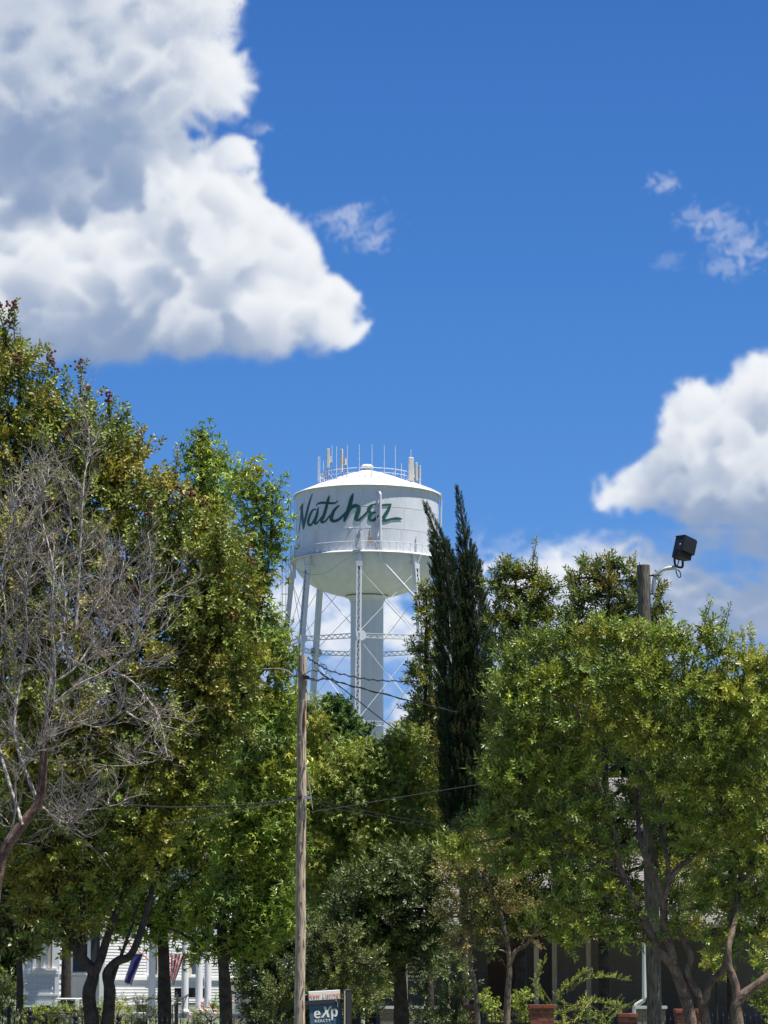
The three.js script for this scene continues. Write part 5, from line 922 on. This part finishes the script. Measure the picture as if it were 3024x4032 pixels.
{ // white house at left
  const base = foot(300, 100), o = thing('white_house', 'white clapboard house with bay window and porch columns behind the left trees', 'house', base), fl = 1.12, eave = 5.2;
  const g = (px, d) => foot(px, d), A = g(60, 100), C = g(402, 100), E = g(930, 109.5);
  part(o, 'foundation', boxGeo(V((A.x + C.x) / 2, fl / 2 - .1, A.z - .12), V((C.x - A.x) / 2 - .02, fl / 2 + .02, .1)), mat({ color: lin(.18, .14, .12), map: brickMap, roughness: .95 }));
  const w1 = group(o, 'wall'), L1 = g(268, 100).x - A.x; clapboards(w1, g(240, 100), C, fl, eave, H.white, .105, [[.32, .95, 2.1, 4.3]]);
  windowIn(o, V(g(240, 100).x + .635, 3.2, C.z), .5, 2.0, 0, true, false, true);
  const w2 = group(o, 'wall'); clapboards(w2, C, E, fl, eave + 1.0, H.white, .105, [[3.2, 4.3, 2.1, 4.2], [6.3, 7.4, 2.1, 4.2]]);
  const wd = E.clone().sub(C), ang2 = -Math.atan2(wd.z, wd.x), LL = wd.length();
  for (const s of [3.75, 6.85]) { const p = C.clone().lerp(E, s / LL); windowIn(o, V(p.x, 3.15, p.z), 1.0, 2.0, ang2, true, true); }
  part(o, 'corner_board', boxGeo(V(C.x, (fl + eave) / 2, C.z + .03), V(.09, (eave - fl) / 2, .06)), H.trim);
  part(o, 'water_table', boxGeo(V(C.x + wd.x / 2 + .03, 2.02, C.z + wd.z / 2 + .06), V(LL / 2, .06, .03), yaw(ang2)), H.trim);
  // bay
  const bay = group(o, 'bay'), b = [g(82, 100), g(92, 98.9), g(224, 98.9), g(252, 100)];
  for (let k = 0; k < 3; k++) clapboards(bay, b[k], b[k + 1], fl + .1, k === 1 ? 5.0 : 5.0, H.white, .21, k === 1 ? [[.38, .98, 2.35, 4.7]] : k === 2 ? [] : []);
  for (const [y, h] of [[fl + .06, .07], [fl + .34, .03], [2.2, .06], [4.95, .12]]) part(bay, 'moulding', new Mesher().bar(V(b[1].x - .05, y, b[1].z + .02), V(b[2].x + .05, y, b[2].z + .02), h * 2, .08, V(0, 1, 0)).bar(V(b[2].x + .03, y, b[2].z), V(b[3].x + .03, y, b[3].z), h * 2, .07, V(0, 1, 0)).build(), H.trim);
  for (const p of [b[1], b[2]]) part(bay, 'corner_board', boxGeo(V(p.x, 3.05, p.z + .005), V(.07, 1.88, .042)), H.trim);
  windowIn(o, V(b[1].x + .68, 3.5, b[1].z - .01), .56, 2.3, 0, true, true);
  part(bay, 'bay_roof', new Mesher().box(V((b[1].x + b[2].x) / 2, 5.13, -99.3), V(.85, .06, .75)).build(), H.trim);
  // eaves and roof
  part(o, 'soffit', boxGeo(V((A.x + C.x) / 2, eave + .04, A.z + .2), V((C.x - A.x) / 2 + .3, .05, .55)), H.trim);
  roofPlane(o, V(A.x - 1, eave + .1, A.z + .8), V(C.x + .35, eave + .1, C.z + .8), V(C.x + .1, eave + 3.1, C.z - 4.5), V(A.x - 1, eave + 3.1, A.z - 4.5), H.shingle, .22, 3);
  roofPlane(o, V(C.x + .35, eave + 1.1, C.z + .1), V(E.x + .6, eave + 1.1, E.z), V(E.x - 3, eave + 3.6, E.z - 3), V(C.x - 2.4, eave + 3.6, C.z - 3.2), H.shingle, .22, 4);
  // porch
  const cols = [[598, 97.5, 3930], [728, 96.5, 3962], [784, 97.2, 3975], [818, 98.5, 3942]];
  for (const [px, d, yb] of cols) {
    const p = foot(px, d), y0 = fl - .25, y1 = 4.35, k = .118, col = part(o, 'porch_column', new THREE.LatheGeometry([[k, y0 + .12], [k * 1.02, y0 + .8], [k * .98, y0 + 1.6], [k * .9, y1 - .5], [k * .84, y1 - .18]].map(([r, y]) => new THREE.Vector2(r, y)), 20).translate(p.x, 0, p.z), H.trim);
    part(col, 'column_base', new THREE.LatheGeometry([[.0, y0], [.16, y0], [.16, y0 + .06], [.14, y0 + .08], [.145, y0 + .11], [.12, y0 + .13]].map(([r, y]) => new THREE.Vector2(r, y)), 20).translate(p.x, 0, p.z), H.trim);
    part(col, 'capital', new THREE.LatheGeometry([[.1, y1 - .2], [.125, y1 - .16], [.115, y1 - .12], [.15, y1 - .05], [.16, y1]].map(([r, y]) => new THREE.Vector2(r, y)), 20).translate(p.x, 0, p.z), H.trim);
  }
  const pa = foot(560, 97.5), pb = foot(850, 97.5);
  part(o, 'porch_beam', boxGeo(V((pa.x + pb.x) / 2, 4.5, -97.4), V((pb.x - pa.x) / 2, .15, .9)), H.trim);
  part(o, 'porch_floor', boxGeo(V((pa.x + pb.x) / 2 + .6, fl - .34, -99), V((pb.x - pa.x) / 2 + 1.2, .08, 2.6)), mat({ color: lin(.4, .4, .4) }));
  const ir = M.black; for (const [x0, x1] of [[680, 742], [690, 700]]) { const r = group(o, 'stair_rail'); part(r, 'handrail', tubeGeo([at(x0, 3960, 95.5), at(x1, 3915, 96.5)], .022, 6), ir); for (let k = 0; k <= 3; k++) { const p = at(x0, 3960, 95.5).lerp(at(x1, 3915, 96.5), k / 3); part(r, 'baluster', tubeGeo([V(p.x, .1, p.z), p], .016, 5), ir); } }
}
{ // flags on short staffs by the porch
  const d = 95.6, z = (x, y, q = 0) => at(450 + x / 3.016, 3600 + y / 3.016, d + q);
  const cloth = (tl, tr, br, bl_, n, seed) => { const pos = [], uv = [], idx = []; for (let j = 0; j <= n; j++) for (let i = 0; i <= n; i++) { const u = i / n, v = j / n, p = tl.clone().lerp(tr, u).lerp(bl_.clone().lerp(br, u), v); p.z += .09 * Math.sin(u * 9 + v * 2 + seed) * (.3 + v) + .03 * n2(u * 3, v * 3 + seed); pos.push(p.x, p.y, p.z); uv.push(u, 1 - v); if (i < n && j < n) { const a = j * (n + 1) + i; idx.push(a, a + n + 1, a + 1, a + 1, a + n + 1, a + n + 2); } } const g = new THREE.BufferGeometry(); g.setAttribute('position', new THREE.Float32BufferAttribute(pos, 3)); g.setAttribute('uv', new THREE.Float32BufferAttribute(uv, 2)); g.setIndex(idx); g.computeVertexNormals(); return g; };
  const fab = (o) => new THREE.MeshPhysicalMaterial({ roughness: .95, transmission: .3, thickness: 0, side: THREE.DoubleSide, ...o });
  const stripes = dataTex(256, 64, (u, v) => { const s = Math.floor(u * 7) % 2 === 0; return s ? [.72, .09, .14] : [.93, .92, .92]; });
  const f1 = thing('flag', 'red and white striped flag hanging by the porch columns', 'flag', z(690, 850), 'flags on the porch');
  part(f1, 'cloth', cloth(z(676, 484), z(838, 462), z(702, 848), z(664, 770), 22, 1), fab({ map: stripes })); part(f1, 'staff', tubeGeo([z(640, 600), z(840, 440)], .018, 6), M.alu);
  const f2 = thing('flag', 'indigo blue flag with pale fringe hanging beside the forked trunk', 'flag', z(200, 860), 'flags on the porch');
  const bl2 = dataTex(128, 128, (u, v) => u < .035 || u > .95 || v < .04 ? [.72, .70, .66] : [.20, .19, .45]);
  part(f2, 'cloth', cloth(z(222, 470), z(348, 470), z(200, 862), z(108, 806), 18, 4), fab({ map: bl2 })); part(f2, 'staff', tubeGeo([z(420, 555), z(330, 470), z(110, 310)], .018, 6), mat({ color: lin(.5, .13, .06) }));
}
{ // things round the porch
  const d = 94, p = at(272, 3944, d), o = thing('air_conditioner', 'dark air conditioning unit with white top below the bay window', 'air conditioner', V(p.x, 0, p.z)), top = at(272, 3928, d).y;
  part(o, 'cabinet', new RoundedBoxGeometry(.68, top - .1, .6, 2, .03).translate(p.x, (top - .1) / 2, p.z), mat({ color: lin(.05, .055, .06) }));
  for (let k = 0; k < 9; k++) part(o, 'louvre', boxGeo(V(p.x, .2 + k * (top - .3) / 9, p.z + .31), V(.32, .022, .012)), mat({ color: lin(.1, .105, .11) }));
  part(o, 'lid', new RoundedBoxGeometry(.76, .05, .66, 2, .02).translate(p.x, top - .04, p.z), H.trim);
  part(o, 'side_panel', boxGeo(V(p.x + .3, top - .22, p.z + .32), V(.06, .16, .02)), H.trim);
}
{
  const d = 95.5, o = thing('porch_chair', 'grey slatted porch chair at the right end of the porch', 'chair', foot(935, d)), m = mat({ color: lin(.33, .34, .34), roughness: .7 }), y = .82, c = foot(935, d);
  for (const sx of [-1, 1]) { for (const sz of [-1, 1]) part(o, 'leg', boxGeo(V(c.x + sx * .29, y / 2 + .12, c.z + sz * .25), V(.03, y / 2 + .12, .03)), m); part(o, 'armrest', boxGeo(V(c.x + sx * .29, y + .36, c.z), V(.05, .018, .33)), m); }
  part(o, 'seat', boxGeo(V(c.x, y + .05, c.z), V(.27, .03, .27)), m);
  for (let k = 0; k < 6; k++) part(o, 'back_slat', boxGeo(V(c.x - .225 + k * .09, y + .5, c.z - .26), V(.036, .42 + .05 * Math.sin(k / 5 * Math.PI), .012), new THREE.Quaternion().setFromAxisAngle(V(1, 0, 0), -.15)), m);
}
{
  const d = 98, o = thing('porch_bench', 'black bench in the shade between the white columns', 'bench', foot(745, d)), c = foot(745, d), t = at(745, 3890, d).y;
  part(o, 'seat', boxGeo(V(c.x, 1.16, c.z + .1), V(.48, .03, .25)), M.black); part(o, 'backrest', boxGeo(V(c.x, t - .16, c.z - .15), V(.5, .16, .025)), M.black);
  for (const sx of [-1, 1]) for (const sz of [-1, 1]) part(o, 'leg', boxGeo(V(c.x + sx * .44, .96, c.z + sz * .2), V(.03, .2, .03)), M.black);
}
{
  const d = 104, o = thing('plank_fence', 'pale upright plank fence behind the porch chair', 'fence', foot(935, d)), a = foot(885, d), h = at(935, 3852, d).y;
  for (let k = 0; k < 8; k++) place(o, 'plank', unit, H.tan, V(a.x + k * .135, h / 2 + (k * 7 % 3) * .008, a.z), null, V(.125, h, .02));
  part(o, 'rail', boxGeo(V(a.x + .47, h - .3, a.z - .03), V(.55, .04, .02)), H.tan);
}
{ // house at right with the porch in shade
  const o = thing('grey_house', 'dark shaded house with grey shingle roof behind the right crape myrtle', 'house', foot(2500, 82)), g = (px, d) => foot(px, d), top = 3.25;
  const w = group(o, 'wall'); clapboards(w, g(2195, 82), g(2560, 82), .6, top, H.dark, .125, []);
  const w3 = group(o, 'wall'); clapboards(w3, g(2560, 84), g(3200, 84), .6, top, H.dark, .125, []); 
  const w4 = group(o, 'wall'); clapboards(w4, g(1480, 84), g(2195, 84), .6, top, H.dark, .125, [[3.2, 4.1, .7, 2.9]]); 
  part(o, 'door', boxGeo(V(g(1480, 84).x + 3.65, 1.8, g(1480, 84).z - .02), V(.43, 1.08, .03)), mat({ color: lin(.10, .06, .04) }));
  part(o, 'foundation', boxGeo(V(g(2350, 83).x, .3, -83), V(6.5, .32, .9)), mortar);
  roofPlane(o, at(1380, 3668, 77), at(3260, 3672, 78), at(3060, 3064, 90), at(2260, 3064, 90), H.shingle, .17, 5);
  roofPlane(o, V(at(3260, 3672, 78).x, at(3260, 3672, 78).y, -104), V(at(1380, 3668, 77).x, at(1380, 3668, 77).y, -104), at(2260, 3064, 90).add(V(0, 0, -.6)), at(3060, 3064, 90).add(V(0, 0, -.6)), H.shingle, .4, 6);
  part(o, 'ceiling', boxGeo(V(g(2300, 80).x, top + .03, -80.6), V(6.6, .04, 3.2)), H.dark);
  part(o, 'gutter', new Mesher().tube([at(2380, 3648, 77.4), at(2440, 3660, 77.0), at(2538, 3690, 74.6)], .055, 6).build(), H.gutter);
  part(o, 'downspout', tubeGeo([at(2536, 3690, 74.6), at(2537, 3705, 74.6), at(2537, 3925, 74.6), at(2532, 3940, 74.6), at(2505, 3958, 74.6), at(2498, 3972, 74.6), at(2497, 4080, 74.6)], .062, 8), H.gutter);
  for (const [px, d] of [[2113, 79.5], [2184, 80.2], [2318, 80.6]]) part(o, 'porch_post', boxGeo(V(g(px, d).x, 1.9, -d), V(.065, 1.35, .065)), H.tan);
  part(o, 'porch_post', boxGeo(V(g(1578, 74).x - .03, 2.3, -74.1), V(.055, .95, .06)), H.gutter); part(o, 'porch_post', boxGeo(V(g(1596, 74).x + .01, 2.3, -74.2), V(.05, .95, .06)), H.tan); part(o, 'porch_post', boxGeo(V(g(1768, 74).x, 2.2, -74.1), V(.04, 1.05, .06)), H.tan);
  const pier = (px, dd, ww, seed) => { const q = group(o, 'brick_pier'), c = g(px, dd), h = at(px, 3972, dd).y; brickPier(q, c, ww, .38, h, creamBricks, seed, false); part(q, 'cap_stone', boxGeo(V(c.x, h + .035, c.z), V(ww / 2 + .04, .035, .23)), H.gutter); };
  pier(1578, 74, 1.06, 61); pier(1722, 74, .34, 62); pier(2560, 73.5, .72, 63);
  part(o, 'porch_floor', boxGeo(V(g(2000, 79).x, .55, -79), V(4.6, .06, 4.6)), mat({ color: lin(.3, .3, .29) }));
}
// ---------------------------------------------------------------- shrubs
const bush = (label, px, d, blobs, leaf, palette, o = {}) => tree({ name: 'shrub', label, category: 'shrub', group: 'garden shrubs', base: foot(px, d), barkMat: B.dark, stems: [{ pts: [foot(px, d), at(px, Math.max(...blobs.map((b) => b[1])) - 5, d)], r: [.04, .015], n: 'stem' }], blobs: bl(d, blobs), leaf, palette, clump: .28, dense: 1, limbR: .012, size: [.6, .9], crownName: 'foliage', seed: px, ...o });
bush('yellow-green rounded shrub between the forked myrtle trunks', 455, 70, [[410, 3955, 40, 36], [470, 3960, 55, 42], [510, 3980, 30, 34], [440, 4010, 70, 50], [500, 4030, 50, 40]], G.small, P.lime);
bush('dark clipped shrub left of the straight sweetgum trunk', 570, 66, [[560, 3965, 60, 40], [600, 4000, 60, 60], [540, 4020, 60, 50]], G.small, P.dark, { mtl: LM.glossy });
bush('yellow-green shrub behind the urn finial fence', 210, 58, [[140, 3985, 60, 30], [210, 3970, 60, 28], [270, 3975, 50, 36], [310, 3990, 40, 40], [180, 4030, 120, 40]], G.small, P.lime, { dense: .8 });
bush('dark tall hedge at the left edge below the magnolia', 30, 66, [[20, 3880, 70, 60], [60, 3930, 50, 60], [0, 3980, 80, 60], [50, 4020, 60, 50]], G.laurel, P.dark, { mtl: LM.glossy });
bush('grey-green leafy shrub on the bottom left by the fence', 400, 52, [[260, 4010, 60, 26], [340, 4020, 50, 30], [60, 4015, 60, 26]], G.small, [[.2, .24, .12], [.24, .28, .14]], { dense: .7 });
bush('low dark shrub along the foot of the porch', 660, 92, [[480, 3935, 60, 16], [560, 3935, 60, 18], [640, 3925, 60, 14], [700, 3935, 40, 16]], G.small, P.dark);
const rose = bush('rose bush with pink blooms in front of the porch columns', 830, 62, [[790, 3985, 50, 40], [840, 3960, 45, 50], [800, 4030, 70, 40], [880, 4000, 50, 50], [760, 4030, 40, 30]], G.small, P.green, { dense: .8 });
{ const pink = mat({ color: lin(.70, .24, .27), roughness: .7 }), R = rng(5), pg = new THREE.IcosahedronGeometry(.026, 1), q = pg.attributes.position; for (let k = 0; k < q.count; k++) { const s = 1 + .25 * n3(q.getX(k) * 60, q.getY(k) * 60, q.getZ(k) * 60); q.setXYZ(k, q.getX(k) * s, q.getY(k) * s * .8, q.getZ(k) * s); } pg.computeVertexNormals();
  for (const [x, y] of [[797, 3947], [795, 3960], [782, 3976], [808, 3974], [843, 3976], [748, 3997], [850, 3977], [822, 3965], [912, 3943], [835, 3998]]) place(rose, 'rose_bloom', pg, pink, at(x, y, 61.5), null, V(1, 1, 1).multiplyScalar(.8 + .6 * R())); }
bush('lime green arching shrub to the right of the brick gate pillar', 2260, 52, [[2200, 3985, 60, 30], [2290, 3975, 70, 26], [2370, 3990, 60, 22], [2240, 4030, 90, 36], [2340, 4035, 80, 30], [2440, 3975, 20, 10]], G.fern, P.lime, { rise: .15, size: [.5, .75], dense: .8, outward: 1.4 });
{ const o = thing('shrub', 'long lime sprays arching over the lime shrub', 'shrub', foot(2180, 52.5), 'garden shrubs'), R = rng(14), inst = [], ms = new Mesher();
  for (const arc of [[[2190, 4020], [2220, 3930], [2270, 3880], [2340, 3850], [2400, 3848], [2468, 3862]], [[2150, 4010], [2130, 3920], [2110, 3870], [2145, 3780]], [[2180, 4010], [2200, 3920], [2260, 3860], [2320, 3822]], [[2230, 4020], [2300, 3950], [2380, 3950], [2450, 3965]]]) {
    const c = new THREE.CatmullRomCurve3(arc.map(([x, y]) => at(x, y, 52.5)), false, 'centripetal'); ms.tube(c.getPoints(20), [.008, .006, .004], 4, false);
    for (let k = 0; k < 40; k++) { const t = .25 + .75 * k / 40, p = c.getPoint(t), d = c.getTangent(t).multiplyScalar(.4).add(V((R() - .5) * 1.6, .5 + (R() - .5), (R() - .5) * 1.6)).normalize(); inst.push([p, d, .3 + .25 * R()]); } }
  const im = new THREE.InstancedMesh(G.small[0], LM.plain, inst.length), mtx = new THREE.Matrix4(), q = new THREE.Quaternion(); inst.forEach(([p, d, s], k) => { im.setMatrixAt(k, mtx.compose(p.sub(o.position), q.setFromUnitVectors(UPV, d), V(s, s, s))); im.setColorAt(k, lin(.36, .42, .05)); }); im.name = 'foliage'; im.userData.kind = 'stuff'; o.add(im); part(o, 'stems', ms.build(), B.dark, 'stuff'); }
bush('fresh green shrub behind the iron fence left of the gate pillar', 2000, 54, [[1930, 3960, 50, 50], [2050, 3930, 50, 60], [1960, 4010, 70, 40], [2060, 4000, 50, 50], [1900, 3930, 40, 50]], G.maple, P.lime, { size: [.4, .6], dense: .8 });
bush('dark green shrub at the right edge behind the fence', 3010, 60, [[3000, 3780, 60, 60], [3030, 3860, 60, 70], [2980, 3920, 40, 60], [3030, 3970, 60, 60]], G.laurel, P.green, { mtl: LM.glossy });
bush('shaded shrub at the base of the far right house wall', 2820, 66, [[2800, 3790, 50, 45], [2840, 3830, 40, 40]], G.laurel, P.green, { mtl: LM.glossy, dense: .7 });
bush('tall dark shrub hiding the foot of the cypress', 1790, 56, [[1740, 3830, 60, 60], [1810, 3800, 60, 70], [1760, 3920, 70, 60], [1830, 3900, 50, 60], [1720, 4000, 70, 50], [1800, 4010, 70, 50]], G.laurel, P.dark, { mtl: LM.glossy });
bush('dark shrub mass under the oak beside the porch', 1460, 66, [[1420, 3900, 60, 50], [1440, 3980, 60, 60], [1380, 4010, 80, 50], [1660, 3900, 50, 60], [1640, 4000, 60, 60]], G.laurel, P.dark, { mtl: LM.glossy });
// trees standing farther back
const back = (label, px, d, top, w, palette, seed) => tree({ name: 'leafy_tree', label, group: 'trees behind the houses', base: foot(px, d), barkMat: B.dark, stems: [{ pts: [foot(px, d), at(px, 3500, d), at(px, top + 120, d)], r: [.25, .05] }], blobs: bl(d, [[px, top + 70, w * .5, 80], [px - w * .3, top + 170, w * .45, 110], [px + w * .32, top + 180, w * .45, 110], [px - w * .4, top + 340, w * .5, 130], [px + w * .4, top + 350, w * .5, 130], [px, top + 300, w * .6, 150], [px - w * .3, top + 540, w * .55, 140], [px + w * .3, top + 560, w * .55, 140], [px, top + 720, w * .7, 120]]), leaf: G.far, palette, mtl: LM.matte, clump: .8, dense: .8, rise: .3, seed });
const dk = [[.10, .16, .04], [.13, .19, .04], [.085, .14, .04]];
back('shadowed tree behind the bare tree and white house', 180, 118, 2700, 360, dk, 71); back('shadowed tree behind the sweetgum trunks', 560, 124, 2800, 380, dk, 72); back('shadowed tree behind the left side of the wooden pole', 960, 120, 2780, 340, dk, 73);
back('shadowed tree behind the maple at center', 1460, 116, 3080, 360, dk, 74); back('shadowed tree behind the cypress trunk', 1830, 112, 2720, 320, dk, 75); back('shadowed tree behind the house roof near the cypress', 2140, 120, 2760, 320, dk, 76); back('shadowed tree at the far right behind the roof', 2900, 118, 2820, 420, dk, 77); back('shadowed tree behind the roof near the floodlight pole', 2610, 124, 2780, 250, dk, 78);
scene.traverse((o) => { if (o.isMesh) { o.castShadow = true; o.receiveShadow = true; } });
renderer.render(scene, camera);
